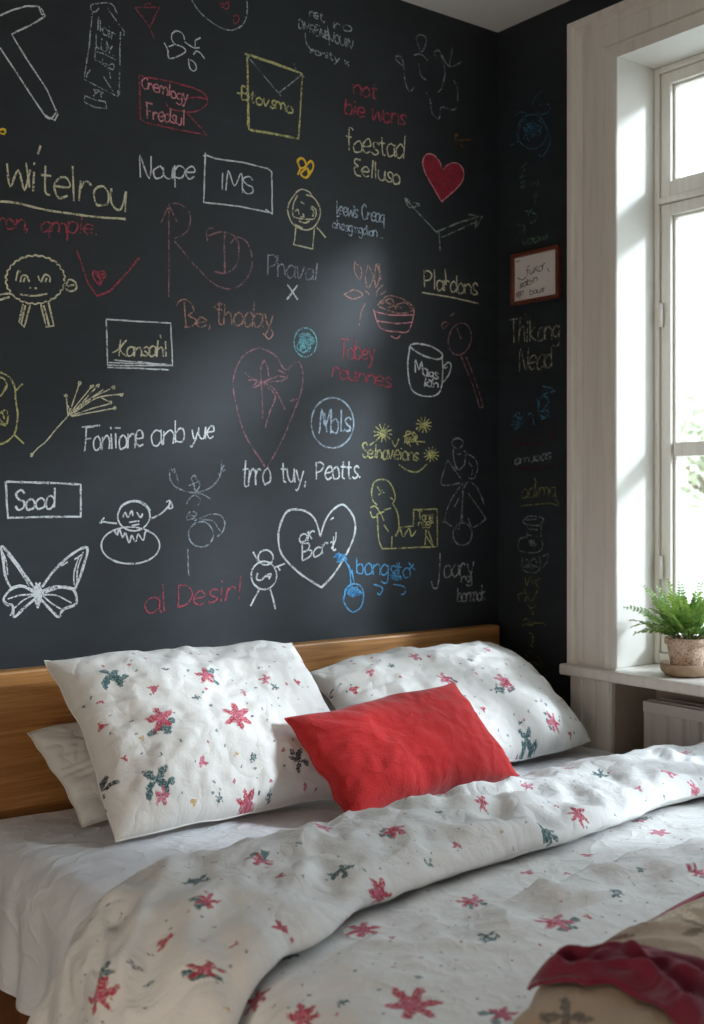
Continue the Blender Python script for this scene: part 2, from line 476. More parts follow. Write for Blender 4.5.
class Draw:
    """collects strokes in photo pixels and lays them on a wall face"""
    def __init__(s, view, col, wall='back', w=1.7):
        s.ox, s.oy, s.k = view; s.col = col; s.wall = wall; s.w = w
        s.mb = MB(); s.mats = []; s.lift = 0
    def mi(s, c):
        m = CH[c]
        if m not in s.mats: s.mats.append(m)
        return s.mats.index(m)
    def px(s, p): return (s.ox+p[0]*s.k, s.oy+p[1]*s.k)
    def world(s, p):
        off = .0012 + .00004*(s.lift % 12)
        return hit_y(p[0], p[1], -off) if s.wall == 'back' else hit_x(p[0], p[1], -off)
    def ribbon(s, pts, c, w):
        s.lift += 1
        P = [s.world(p) for p in pts]
        if len(P) < 2: return
        nrm = Vector((0, -1, 0)) if s.wall == 'back' else Vector((-1, 0, 0))
        # resample for an uneven hand-drawn width
        out = [P[0]]
        for a, b in zip(P, P[1:]):
            n = max(1, int((b-a).length/.012))
            for i in range(1, n+1): out.append(a.lerp(b, i/n))
        d = ((out[len(out)//2]-CAM).dot(FWD))/FPX
        hw = w*d*.5; sd = random.random()*50
        vs = []; n = len(out)
        for i, p in enumerate(out):
            t = out[min(i+1, n-1)]-out[max(i-1, 0)]
            if t.length < 1e-7: t = Vector((0, 0, 1))
            t.normalize(); q = nrm.cross(t)
            wob = noise.noise(p*55+Vector((sd, 0, 0)))
            jit = .0011*noise.noise(p*22+Vector((0, sd, 0)))
            h = hw*(1+.45*wob)
            vs += [p+q*(h+jit), p-q*(h-jit)]
        s.mb.add(vs, [(2*i, 2*i+1, 2*i+3, 2*i+2) for i in range(n-1)], s.mi(c))
    def st(s, txt, c=None, w=None):
        """strokes 'x,y x,y; x,y ...'; a leading ! keeps corners sharp"""
        for seg in txt.split(';'):
            seg = seg.strip()
            if not seg: continue
            sharp = seg.startswith('!'); seg = seg.lstrip('!')
            pts = [s.px(tuple(map(float, p.split(',')))) for p in seg.split()]
            if not sharp: pts = catmull(pts, 5)
            s.ribbon(pts, c or s.col, w or s.w)
        return s
    def ell(s, cx, cy, rx, ry, rot=0, a0=0, a1=360, c=None, w=None, bump=0, nb=14):
        pts = []; n = 40 if not bump else 90
        for i in range(n+1):
            a = math.radians(a0+(a1-a0)*i/n); k = 1+bump*abs(math.sin(a*nb/2))
            x, y = rx*k*math.cos(a), ry*k*math.sin(a); r = math.radians(rot)
            pts.append(s.px((cx+x*math.cos(r)-y*math.sin(r), cy+x*math.sin(r)+y*math.cos(r))))
        s.ribbon(pts, c or s.col, w or s.w); return s
    def text(s, t, x0, y0, x1, y1, h, c=None, w=None):
        tot = sum(GL[ch][0] if ch != ' ' else 5 for ch in t) - .8
        ln = math.hypot(x1-x0, y1-y0); ex = ((x1-x0)/ln, (y1-y0)/ln); kx = ln/tot; ky = h/10
        cur = 0
        vert = abs(ex[1]) > .9
        for ch in t:
            if ch == ' ': cur += 5; continue
            gw, sts = GL[ch]; jy = random.uniform(-.25, .25); sl = random.uniform(-.06, .14); gs = random.uniform(.88, 1.1)
            for poly in sts:
                pts = []
                for gx, gy in poly:
                    gx += random.uniform(-.22, .22); gy = gy*gs + random.uniform(-.22, .22)
                    xx = (cur+gx+sl*gy)*kx; yy = (gy+jy)*ky
                    if vert: pts.append(s.px((x0+ex[0]*xx+yy, y0+ex[1]*xx)))
                    else: pts.append(s.px((x0+ex[0]*xx, y0+ex[1]*xx-yy)))
                s.ribbon(catmull(pts, 4), c or s.col, w or s.w)
            cur += gw
        return s
    def scrib(s, cx, cy, rx, ry, n=26, c=None, w=None):
        pts = []
        for i in range(n):
            a = random.uniform(0, 2*PI); r = random.uniform(.3, 1)**.6
            pts.append(s.px((cx+rx*r*math.cos(a), cy+ry*r*math.sin(a))))
        s.ribbon(catmull(pts, 4), c or s.col, w or s.w*.8); return s
    def fill(s, txt, c):
        pts = [s.px(tuple(map(float, p.split(',')))) for p in txt.split()]
        pts = catmull(pts, 6); P = [hit_y(p[0], p[1], -.0008) if s.wall == 'back' else hit_x(p[0], p[1], -.0008) for p in pts]
        if (P[0]-P[-1]).length < 1e-4: P.pop()
        s.mb.add(P, [tuple(range(len(P)))], s.mi(c)); return s
    def done(s, name, label):
        par = wall_back if s.wall == 'back' else wall_right
        o = s.mb.build(name, s.mats, par, fix=False)
        o['label'] = label
        return o
k140, k160, k180 = 140/704, 160/704, 180/704
A = (0, 0, k140); B = (120, 0, k140); C_ = (230, 0, k140); D_ = (330, 20, k160); E_ = (0, 130, k140); F_ = (120, 130, k160)
G = (260, 140, k140); H = (360, 140, k140); I_ = (0, 240, k180); J_ = (150, 260, k180); K = (310, 250, 190/704); Lv = (0, 360, k160)
M_ = (0, 470, k180); Nn = (140, 440, k160); O_ = (220, 390, k160); Q = (350, 400, k160); R_ = (230, 480, 170/704); S_ = (340, 500, 170/704)
T_ = (490, 80, 100/512); U_ = (490, 230, 100/512); W_ = (490, 400, 100/512); X_ = (440, 540, k160); PX = (0, 0, 1)

d = Draw(A, 'white'); d.st('!0,78 60,52 130,30 195,32 212,50 228,80 150,128 60,172 130,290 235,450 290,575 275,605 220,575 120,420 0,240; 195,32 210,70 225,75; 225,580 255,595 285,560')
d.done('arrow_drawing', 'large white chalk outline of a bent arrow in the top left corner of the wall')
d = Draw(A, 'soft', w=1.4)
d.st('!465,55 448,230 425,375 425,400 510,445 590,485 600,470 605,160; 455,35 470,20 540,15 570,30 588,70; !540,40 625,160 622,180; !455,35 460,58 480,62 500,40; 590,470 605,440; !485,170 475,300 540,325; !485,260 520,270 580,300; 515,290 515,325; 525,330 545,345 555,395; !520,385 570,460; 455,350 440,370 435,390; 545,330 565,320 575,335 565,350 545,335')
d.text('lloir', 487, 145, 580, 210, 62).text('LUY.', 485, 235, 575, 285, 52)
d.st('470,445 480,470 460,490; 480,470 500,460 520,470; 505,470 510,490; 475,450 500,455; !425,480 470,500 530,512 535,545 480,540 425,515 425,480')
d.done('signboard_drawing', 'white chalk signboard standing on a small foot, tall leaning panel with scribbled words')
d = Draw(A, 'gold', w=2.2); d.st('0,655 12,648 30,655; 0,668 20,675 28,658'); d.done('gold_mark', 'tiny gold chalk mark at the far left edge above the large pale word')
d = Draw(B, 'red', w=1.3); d.st('!75,38 200,35 150,135 75,38; 150,135 172,195; 120,30 130,20 155,20'); d.done('triangle_drawing', 'small red chalk triangle pointing down with a tail')
d = Draw(B, 'soft', w=1.4); d.st('360,0 400,60 460,110 520,145 570,150 620,120 640,60 638,0').st('495,15 520,25 545,10 540,45 510,30 520,10; 570,85 590,75 598,100 575,120 572,95', 'red', 1.3)
d.done('circle_drawing', 'white chalk circle with red scribbles inside, cut by the top of the wall')
d = Draw(B, 'white', w=1.4); d.st('260,200 262,170 285,155 315,170 325,200; 262,200 275,220 320,240 325,265 250,295 240,250 222,215; 245,235 270,225; 325,210 370,240 400,240; 405,190 380,205 378,235; 425,295 405,270 385,258 370,275; 345,295 350,340 370,358 385,345 375,315 350,300')
d.done('squiggle_drawing', 'white chalk squiggle of loops like a pinwheel above the red flag')
d = Draw(B, 'red', w=1.6); d.st('!95,380 100,500 105,600 125,615 280,650 440,680 330,560; 95,380 250,410 400,455 440,500 430,530 380,560 320,560 250,545 230,515; 340,492 400,490 440,500')
d.text('Cremlogy', 108, 440, 340, 515, 62, 'pink', 1.5).text('Fredsul', 135, 595, 328, 632, 72, 'pink', 1.5)
d.done('flag_drawing', 'red chalk flag outline with two pink words inside')
d = Draw(C_, 'yellow', w=1.8); d.st('!85,270 220,315 365,372 355,540 345,700 220,672 95,650 92,460 85,270; !92,275 355,368; 75,268 100,285; 355,375 372,390; !88,380 90,640; !100,655 340,695').st('!85,280 245,470 365,372; 240,460 258,485; 322,320 332,350', 'soft', 1.0)
d.text('-Btovsmo', 35, 492, 315, 572, 62)
d.done('envelope_drawing', 'pale yellow chalk envelope with a word across it')
d = Draw(C_, 'soft', w=1.3); d.text('ret,', 400, 80, 480, 112, 46).text('ro', 525, 142, 610, 160, 46).text('DMRENBJQUIN', 345, 140, 615, 248, 46).text('ronity x', 405, 265, 600, 332, 38).st('378,165 385,220 420,265; 490,130 495,170 500,230; 520,140 525,110')
d.done('scribbled_writing', 'white chalk lines of tilted scribbled writing near the top of the wall')
d = Draw(D_, 'faint', w=1.5); d.st('380,75 400,65 425,85 405,140 385,100 380,75; 290,160 310,160 325,200 295,180 290,160; 325,205 330,270 350,315 370,295; 390,195 400,245 430,270; 370,155 400,150 430,180; 455,145 480,135 500,190 505,240 490,300 475,318; 455,145 470,165; 490,150 525,205 580,185; 525,200 540,120; 420,315 440,350 450,410 480,435 490,385 540,395 560,370 560,300 545,265; 545,270 565,300')
d.done('creature_drawing', 'faint grey chalk doodle of loose curves near the ceiling corner')
d = Draw(D_, 'red', w=1.9); d.text('not', 105, 325, 205, 345, 75).text('bie wons', 65, 412, 330, 465, 78); d.done('red_writing', 'red chalk words on two lines in the upper right of the wall')
d = Draw(D_, 'cream', w=1.5); d.text('foestad', 70, 572, 325, 608, 95); d.ox, d.oy, d.k = G; d.text('Eelluso', 475, 172, 702, 222, 85)
d.done('cream_writing', 'cream chalk words on two lines under the red words')
d = Draw(D_, 'orange', w=1.4); d.st('550,510 580,495; 560,530 620,525; 570,545 590,560; 555,500 550,545'); d.done('orange_mark', 'faint orange chalk mark right of the red and cream words')
d = Draw(H, 'pink', w=1.4); hp = '410,310 370,240 330,170 315,110 335,72 370,75 400,110 415,150 440,125 480,115 515,140 520,190 490,240 410,310'
d.fill(hp, 'fillred').st(hp).st('410,160 425,140 450,145; 400,200 425,190; 395,215 440,225', 'red', 1.2)
d.done('red_heart_drawing', 'solid red chalk heart with a pink outline')
d = Draw(E_, 'cream', w=2.1); d.text('witelrou', 38, 282, 632, 408, 172).st('205,78 190,122; 130,165 150,290; 0,360 80,365 200,395 380,425 500,438 632,448')
d.done('large_word', 'large cream chalk word with a long underline at the left')
d = Draw(E_, 'red', w=1.8); d.text('ron,', -10, 490, 150, 505, 80).text('qmple.', 205, 508, 495, 528, 88); d.done('red_caption', 'red chalk words below the underlined cream word')
d = Draw(F_, 'white', w=1.7); d.text('Noupe', 90, 208, 330, 218, 95); d.done('short_word', 'white chalk word beside the boxed initials')
d = Draw(F_, 'white', w=1.5); d.st('!375,100 372,210 368,318 520,335 670,365 668,185 650,170 540,142 420,125 385,112; 365,115 390,112; 640,350 672,370').text('IMS', 440, 262, 585, 285, 85)
d.done('boxed_initials', 'white chalk box with three initials inside')
d = Draw(F_, 'dimpink', w=1.5); d.st('!215,735 215,325; !180,410 215,330 250,405; 215,325 260,325 300,355 310,400 290,450 240,475; !240,490 320,585 390,660; 390,660 440,690 490,698 540,675 575,620 580,560 565,505 540,480 510,475 485,500').st('385,490 382,440 410,430; 390,465 450,447 500,465 520,500 522,560 500,610 460,630 415,622; 460,450 460,625', None, 1.9)
d.done('letters_drawing', 'dim pink chalk tall arrow shaped letter swooping round a second letter')
d = Draw(G, 'cream', w=1.5); d.st('185,265 150,310 140,360 165,420 220,450 270,440 300,390 300,340 270,290 230,275; 180,265 210,248 245,260 262,280; 190,280 170,320 165,370 180,390 260,400 280,380 280,350 262,335 255,350; 205,312 222,322; 175,360 190,350 195,375; 215,370 220,385 205,385; 262,345 270,360 265,385; 195,408 225,418 250,408; !180,440 175,500 168,525 265,548 272,445; 285,440 310,465 330,490; 175,425 215,445')
d.done('child_drawing', 'cream chalk figure with a round face and square body')
d = Draw(G, 'gold', w=2.2); d.st('210,90 190,105 205,140 230,130 225,105 210,90; 230,130 255,105 268,130 255,160 235,140; 205,140 190,175; 235,140 205,170 230,190 245,170 235,140; 255,160 240,185'); d.done('gold_flower_drawing', 'small gold chalk flower above the round faced figure')
d = Draw(G, 'ice', w=1.2); d.text('leews Creaq', 385, 372, 625, 415, 68).text('ahesgmgdion...', 365, 442, 620, 495, 48).st('385,385 400,382; 470,330 480,345'); d.done('small_writing', 'small pale blue chalk writing beside the round faced figure')
d = Draw(G, 'lav', w=1.6); d.text('Phaval', 38, 678, 288, 706, 98); d.done('lavender_word', 'lavender chalk word above the white cross')
d = Draw(J_, 'white', w=1.8); d.st('!535,155 578,98; !538,95 577,155'); d.done('cross_mark', 'small white chalk cross')
d = Draw(H, 'green', w=1.5); d.st('!390,470 310,385 225,292; 225,292 265,312 300,325 270,338 245,335 225,292; !385,462 500,415 600,385; !410,490 510,445 590,410; !545,375 615,385 580,445 585,400; 398,460 402,555')
d.done('double_arrow_drawing', 'grey green chalk pair of arrows meeting in a V')
d = Draw(I_, 'red', w=2.0); d.st('!300,40 345,170 380,220 430,200 490,135 545,68; 388,175 365,145 365,122 385,128 400,120 412,140 388,175; 372,130 395,150 380,140 405,135 388,165'); d.done('heart_in_angle_drawing', 'red chalk V shape with a tiny red heart inside')
d = Draw(I_, 'cream', w=1.9); d.ell(138, 155, 110, 90, bump=.07, nb=26).st('258,180 270,155 295,165 298,190 275,200 255,190; 265,180 290,175; !90,250 75,320 95,340 118,255; !100,255 84,325; !160,250 180,340 210,335 190,245; !172,255 192,335; 80,165 85,140 105,140 115,165; 160,165 175,135 195,145 195,165; 62,160 70,125 80,125; 150,140 155,160; 92,165 98,145; 178,165 182,148; 115,185 125,190; 138,185 142,192; 78,212 130,218 185,210; -5,215 20,210 42,210; -5,235 38,222')
d.done('sheep_drawing', 'cream chalk woolly round creature with a smile and two legs')
d = Draw(I_, 'white', w=1.4); d.st('!415,310 420,490 675,492 668,325 540,318 415,310; !445,470 670,488; !425,480 650,486; !420,498 540,502 660,508').text('Kansahl', 465, 452, 655, 456, 62, 'cream', 1.7).st('440,440 465,425 490,395; 625,370 630,385', 'cream', 1.4)
d.done('boxed_word', 'white chalk box with a cream word and doubled base line')
d = Draw(Lv, 'cream', w=1.5); d.st('140,418 170,385 200,360 250,300 300,245; 300,245 290,155; 300,245 320,190 350,100; 305,240 360,170 405,115; 305,242 380,180 455,130; 310,242 400,170 500,120; 310,245 420,170 535,150; 312,245 400,215 490,190; 315,248 400,230 505,212; 310,235 300,200; 340,210 430,115; 445,165 490,190', None, 1.3)
for (x, y) in ((350, 102), (405, 115), (500, 120), (535, 151), (487, 188), (505, 212), (290, 157), (432, 112), (140, 418)): d.scrib(x, y, 9, 9, 10)
d.done('sprig_drawing', 'pale chalk sprig of branching twigs with buds')
d = Draw(Lv, 'yellow', w=1.8); d.st('-5,53 40,75 65,120 70,180 78,250 65,320 30,360 -5,372; !70,135 100,105; !60,325 105,370; 0,75 20,85 30,115 10,150 0,160; 30,110 15,140; 0,235 25,220 35,250 25,285 0,280; 0,260 25,290; 10,230 20,260'); d.done('beetle_drawing', 'pale yellow chalk spotted beetle cut by the left edge')
d = Draw(Lv, 'white', w=1.8); d.text('Foniione', 372, 398, 632, 382, 105).st('360,295 440,288; 510,300 530,300', None, 1.6); d.ox, d.oy, d.k = PX; d.text('anb', 152, 445, 185, 442, 23, None, 1.6).text('yue', 191, 440, 214, 438, 19, None, 1.6); d.done('long_phrase', 'white chalk phrase of three words beside the sprig')
d = Draw(Lv, 'white', w=2.1); d.st('!25,535 30,620 35,695 200,690 355,690 355,548 190,540 25,535').text('Sood', 68, 658, 240, 650, 82); d.done('boxed_name', 'white chalk rectangle with one four letter word above the butterfly')
d = Draw(M_, 'white', w=1.7); d.ell(523, 180, 63, 57).st('460,180 478,138 520,120 560,128 588,160').ell(510, 295, 115, 72)
d.st('480,185 490,165 500,185 515,160 520,180; 535,165 550,185 558,170; 505,205 545,200; 515,218 545,212; 445,235 460,255 465,230 480,265 490,245 505,285 515,255 530,280 540,250 560,275 570,240 590,245; 458,210 420,205 395,200; 395,200 408,186; 388,208 400,206; 590,190 630,170 660,140; 650,125 665,120 660,150 675,145 668,125')
d.done('snowman_drawing', 'white chalk bearded snowman with waving arms')
d = Draw(M_, 'white', w=2.6); d.st('135,462 80,385 30,320 5,300 12,350 20,410 45,460 80,452 130,470; 135,480 90,455 45,465 15,505 30,525 50,530 55,575 90,545 135,505; 165,458 215,390 280,330 340,305 325,380 300,450 285,465 220,455 165,475; 165,482 230,460 285,465 298,520 250,545 230,575 200,550 160,505')
d.st('10,320 25,360 30,410; 30,330 70,385 115,455; 130,485 80,490 30,505; 130,490 90,510 55,540; 170,488 220,490 280,520; 168,492 200,520 240,545; 325,320 305,380 300,440; 310,335 290,400 290,450; 240,375 265,360; 290,350 320,330; 210,400 250,355; 40,570 55,545; 235,575 240,545', None, 1.5)
d.fill('148,445 160,470 158,510 148,540 138,510 136,470 148,445', 'white').st('148,445 162,470 158,510 148,540 138,510 134,470 148,445; 145,455 140,440; 152,455 158,440', None, 1.8)
d.done('butterfly_drawing', 'white chalk butterfly with open wings')
d = Draw(PX, 'red', w=1.6); d.text('al', 145, 612, 168, 612, 26).text('Desir!', 178, 608, 242, 598, 22); d.done('red_phrase', 'red chalk words low on the wall above the headboard')
d = Draw(Nn, 'faint', w=1.5); d.st('130,125 135,180 170,215 240,232 300,215 340,180 358,140; 135,125 155,150 150,125; 160,150 170,190; 358,140 360,90; 370,110 355,140; 345,150 375,130; 225,170 240,155 255,185 265,200 245,225 235,190 225,170; 215,200 265,180; 205,280 225,250 265,235 310,260; 240,240 265,260 255,290; 205,345 215,320 235,315 250,325 235,345 205,350; 215,330 245,335; 240,355 300,330 350,330 372,360 365,400 340,425; 270,350 320,355 345,390 355,405; 210,480 215,600').ell(268, 415, 54, 56)
d.done('snail_drawing', 'faint rubbed chalk snail with antlers')
d = Draw(J_, 'dimpink', w=1.7); d.st('455,815 380,700 345,600 325,500 335,430 370,370 430,345 490,375 530,430 560,405 585,402 598,450 590,520 560,600 520,700 455,815').st('370,440 400,465 440,480 490,475 530,470; 445,390 432,430 435,480 440,560 440,620; 450,655 470,590 490,530 440,480; 530,590 490,510 445,480; 385,470 420,470 400,500 440,480 500,455 540,460; 445,390 460,420 465,470; 395,500 430,490; 500,430 540,455 510,475; 545,550 575,545')
d.done('burst_heart_drawing', 'dim pink chalk tall heart with a burst of petals inside')
d = Draw(J_, 'teal', w=1.6); d.ell(608, 322, 44, 57).scrib(608, 322, 34, 44, 34).scrib(608, 322, 30, 40, 20); d.done('teal_ball_drawing', 'small round teal chalk ball filled with scribble')
d = Draw(J_, 'peach', w=1.6); d.st('105,180 120,158 150,160 172,200 150,215 180,235 165,258 135,262; 135,165 140,265').text('e,', 185, 262, 245, 258, 62).text('thoday', 255, 252, 480, 262, 88).st('250,185 270,170 285,175; 470,265 482,290 465,310 450,295'); d.done('peach_phrase', 'peach chalk words above the tall dim heart')
d = Draw(K, 'cream', w=1.4); d.st('165,45 190,70 185,110 165,80 165,45; 215,55 235,100 215,140 205,100 215,55; 245,50 258,90 245,140 240,100 245,50; 125,165 160,148 195,165 160,182 125,165; 205,200 190,230 182,280; 270,130 250,150 245,180; 285,150 260,165; 205,150 220,165; 165,40 175,60; 255,50 262,110', 'peach')
d.st('235,220 250,270 270,295 320,302 365,300 385,235 380,215; 240,228 300,240 380,240; 250,262 320,272 378,268; 300,318 320,328 335,318', 'pink').st('250,205 290,170 340,180 385,210; 255,210 330,235 380,225; 270,190 340,215; 265,200 300,180 320,220; 290,215 350,195 375,220', 'peach')
d.done('potted_palm_drawing', 'peach and pink chalk palm leaning over a pot')
d = Draw(K, 'red', w=1.7); d.text('Tobey', 108, 402, 240, 408, 68).text('rounnes', 82, 470, 300, 510, 58); d.done('red_note', 'red chalk words on two lines between the palm and the circled word')
d = Draw(K, 'white', w=1.6); d.st('370,355 362,430 370,500 390,530 430,542 470,535 488,505 492,440 490,390; 370,352 400,347 450,358 490,385 478,405 430,395 385,370 370,355; 492,440 508,418 522,425 515,460 492,490; 500,440 510,432').text('Mags', 390, 452, 475, 480, 42).text('kin', 425, 505, 475, 512, 34); d.done('mug_drawing', 'white chalk mug with writing on its side')
d = Draw(K, 'cream', w=1.4); d.text('Plardons', 425, 140, 620, 168, 68).st('!415,158 520,175 625,198; 500,70 505,130'); d.done('underlined_word', 'cream chalk word with an underline near the corner')
d = Draw(K, 'dimpink', w=1.5); d.ell(555, 330, 42, 60, 12).st('!560,395 595,480 630,585; !578,395 612,480 642,580; 630,585 642,582; 490,270 510,265 505,285 490,290 490,270; 520,245 540,230; 545,290 560,330'); d.done('balloon_drawing', 'dim pink chalk balloon shape on a long stick')
d = Draw(O_, 'ice', w=1.6); d.ell(495, 145, 94, 110).text('Mbls', 435, 192, 575, 182, 98).st('445,100 440,180; 540,180 575,178; 460,100 470,185'); d.done('circled_word', 'pale blue chalk circle round a word')
d = Draw(O_, 'white', w=1.7); d.text('trro', 95, 425, 220, 412, 112).text('tuy,', 268, 402, 385, 412, 100).text('Peotts.', 425, 392, 622, 388, 85); d.done('middle_phrase', 'white chalk phrase of three words above the large heart')
d = Draw(Q, 'yellow', w=1.5)
for cx, cy, r in ((145, 145, 42), (325, 110, 36), (358, 240, 34)):
    for a in range(0, 180, 30):
        c_, s_ = math.cos(math.radians(a+10)), math.sin(math.radians(a+10)); d.st(f'!{cx-r*c_},{cy-r*s_} {cx+r*c_},{cy+r*s_}', None, 1.3)
    d.scrib(cx, cy, r*.45, r*.45, 10)
d.text('Selnaveions', 55, 252, 300, 268, 62).st('215,285 260,312 300,315 340,280; 290,130 320,110; 85,200 130,165; 185,180 200,205 215,170; 240,190 250,140 275,150 300,200; 260,180 330,185; 235,160 285,140; 250,165 265,205').scrib(270, 170, 32, 30, 14)
d.done('flowers_drawing', 'pale yellow chalk star flowers over a word')
d = Draw(Q, 'yellow', w=1.4); d.st('95,400 105,365 130,350 165,355 190,390 200,430 185,460; 95,400 100,440 120,462; 120,380 135,410 125,415; 150,410 140,395; 120,500 125,600 140,650 150,655; !145,655 385,645 383,480 280,482 278,555 215,562; 190,460 210,500 215,560 200,600; 185,600 183,655; 90,475 110,468 130,490 150,530; 90,490 100,515 120,510; 150,490 120,500; 150,485 180,475; 150,550 170,580; 335,570 330,640; 345,575 365,640 335,600; 200,600 220,570 235,600 260,565 270,600 290,575; 178,430 190,440').text('Tone', 298, 528, 365, 530, 40, None, 1.2).text('nggr', 300, 552, 368, 552, 26, None, 1.1)
d.done('garden_figure_drawing', 'pale yellow chalk figure sitting beside a square plot')
d = Draw(Q, 'faint', w=1.4); d.ell(473, 190, 24, 22).st('455,215 455,250 470,300 500,290 510,235 500,225; 430,265 400,360 430,375 485,365; 430,265 490,350; 515,235 550,260 562,300 545,345 520,340; 520,275 540,300 535,330; 490,370 440,450 418,530 470,565 485,545 500,400; 500,390 520,360 555,380 580,430 592,465; 520,410 590,510 590,530 540,560 520,520; 460,470 480,430; 495,360 495,540; 470,240 490,235; 455,300 485,310; 405,535 430,540').ell(495, 590, 42, 50); d.done('fairy_drawing', 'faint white chalk fairy with wings over a ball')
d = Draw(R_, 'white', w=2.1); d.st('375,235 350,160 300,125 240,128 210,180 200,240 215,310 270,370 320,410 380,445; 380,445 430,390 480,310 515,230 515,165 490,120 462,102 420,130 390,180 375,235').text('or', 285, 258, 348, 250, 62, None, 1.6).text('Bort', 300, 335, 440, 290, 68, None, 1.6).st('440,215 437,250 420,285; 320,215 340,245; 415,165 430,155', None, 1.5)
d.done('large_heart_drawing', 'large white chalk heart outline with two words inside')
d = Draw(R_, 'white', w=1.8); d.ell(148, 321, 31, 31).ell(140, 395, 53, 58).st('!120,455 100,490 85,522; !165,450 178,490 188,535; !95,298 115,335; !185,362 205,355 228,345; 195,355 208,374; 115,385 110,410 130,415 150,395 170,390 160,410; 145,400 165,400'); d.done('stick_figure_drawing', 'white chalk stick figure with a round belly holding the large heart')
d = Draw(R_, 'blue', w=1.5); d.st('475,470 470,500 490,535 515,545 545,520 552,470 540,440 510,430 480,450 475,470; 500,430 495,370 470,320; 515,430 505,370; 430,320 480,310; 450,300 465,345; 440,340 485,330; 490,350 510,400').scrib(512, 460, 36, 24, 40).scrib(460, 322, 26, 20, 14); d.done('acorn_drawing', 'bright blue chalk acorn hanging on a stem')
d = Draw(S_, 'blue', w=1.4); d.text('bongsto', 68, 305, 290, 322, 72).st('140,350 175,365 165,392 155,385; 220,350 265,360 268,385 250,392; 285,260 310,290; 285,290 305,265; 235,255 240,300').scrib(235, 310, 28, 24, 18); d.done('blue_word', 'blue chalk word beside the acorn')
d = Draw(S_, 'soft', w=1.5); d.st('415,220 412,290 408,335 400,365 385,360 380,335').text('oary', 430, 322, 555, 302, 78).text('rg', 500, 340, 545, 340, 38).text('bormok', 485, 422, 605, 416, 62, None, 1.3); d.done('corner_writing', 'grey chalk words low on the wall above the headboard end')

# right wall
d = Draw(T_, 'r_blue', 'right', 1.3); d.st('275,45 235,85 215,130; 250,130 300,125 305,160 270,175 240,170; 125,185 150,165 185,170; 95,340 150,310; 300,270 310,320 270,390 250,380; 180,290 200,240 220,270 235,220; 240,200 290,240 300,280; 150,260 160,220 185,200').ell(215, 265, 75, 88).scrib(215, 265, 55, 60, 22); d.done('blue_bug_drawing', 'shaded blue chalk bug scribble beside the window casing')
d = Draw(T_, 'r_green', 'right', 1.4); d.st('160,450 190,425; 155,470 180,460 160,490; 150,500 185,485; 155,525 180,520 160,550 185,545; 200,540 240,520; 250,515 245,540; 215,600 250,590; 235,570 230,640; 180,670 240,690 230,730; 190,700 215,660; 140,740 180,750 165,800; 150,780 175,760; 205,735 235,720').text('uoowi', 168, 842, 298, 815, 42); d.done('green_writing', 'shaded green chalk marks running down above the framed note')
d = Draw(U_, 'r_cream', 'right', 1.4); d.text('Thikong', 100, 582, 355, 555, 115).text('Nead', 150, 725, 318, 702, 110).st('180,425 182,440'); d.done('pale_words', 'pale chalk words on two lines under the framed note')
d = Draw(U_, 'r_blue', 'right', 1.4); d.st('255,910 250,870 280,850 300,880 270,920; 270,800 320,810; 300,830 260,850; 255,930 300,925 290,960; 260,970 310,950; 120,960 150,930 140,980; 105,1000 170,985; 130,1010 175,940; 195,945 215,940 225,1000; 240,860 250,930; 310,830 335,820'); d.ox, d.oy, d.k = W_; d.st('245,70 285,95; 115,110 160,120 125,155; 130,80 160,95'); d.done('blue_scribble', 'shaded blue chalk scribbles below the pale words')
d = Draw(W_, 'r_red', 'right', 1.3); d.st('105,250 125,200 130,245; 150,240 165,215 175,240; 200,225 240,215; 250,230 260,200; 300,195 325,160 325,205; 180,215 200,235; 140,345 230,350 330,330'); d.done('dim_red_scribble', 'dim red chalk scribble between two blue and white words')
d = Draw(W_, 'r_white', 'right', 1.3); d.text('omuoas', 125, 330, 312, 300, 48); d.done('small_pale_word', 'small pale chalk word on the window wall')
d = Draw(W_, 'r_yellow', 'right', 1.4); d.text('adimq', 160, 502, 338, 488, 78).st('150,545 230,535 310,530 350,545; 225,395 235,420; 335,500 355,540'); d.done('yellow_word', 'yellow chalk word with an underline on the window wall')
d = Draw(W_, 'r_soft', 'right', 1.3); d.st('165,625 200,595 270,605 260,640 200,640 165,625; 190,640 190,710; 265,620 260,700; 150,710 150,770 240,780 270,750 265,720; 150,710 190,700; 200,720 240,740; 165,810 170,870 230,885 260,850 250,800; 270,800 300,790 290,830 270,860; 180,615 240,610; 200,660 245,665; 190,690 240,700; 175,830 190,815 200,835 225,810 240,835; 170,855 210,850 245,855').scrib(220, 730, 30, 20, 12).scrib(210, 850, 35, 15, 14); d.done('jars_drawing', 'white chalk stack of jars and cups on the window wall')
d = Draw(X_, 'r_yellow', 'right', 1.2); d.st('375,165 380,200 400,160 410,200; 395,190 440,170; 420,185 435,215; 350,270 345,240 380,235 375,270; 370,215 400,270 430,220; 385,280 400,300 430,285; 405,310 410,330; 365,355 385,345 390,375; 400,350 395,380 420,360; 360,375 440,365 465,375; 390,410 410,415 400,445; 415,430 405,460; 390,460 410,470; 380,500 385,535 420,540 440,555; 425,510 440,520; 390,490 415,500; 420,545 450,560; 440,530 455,545'); d.done('trailing_writing', 'dim yellow chalk writing trailing down beside the headboard')

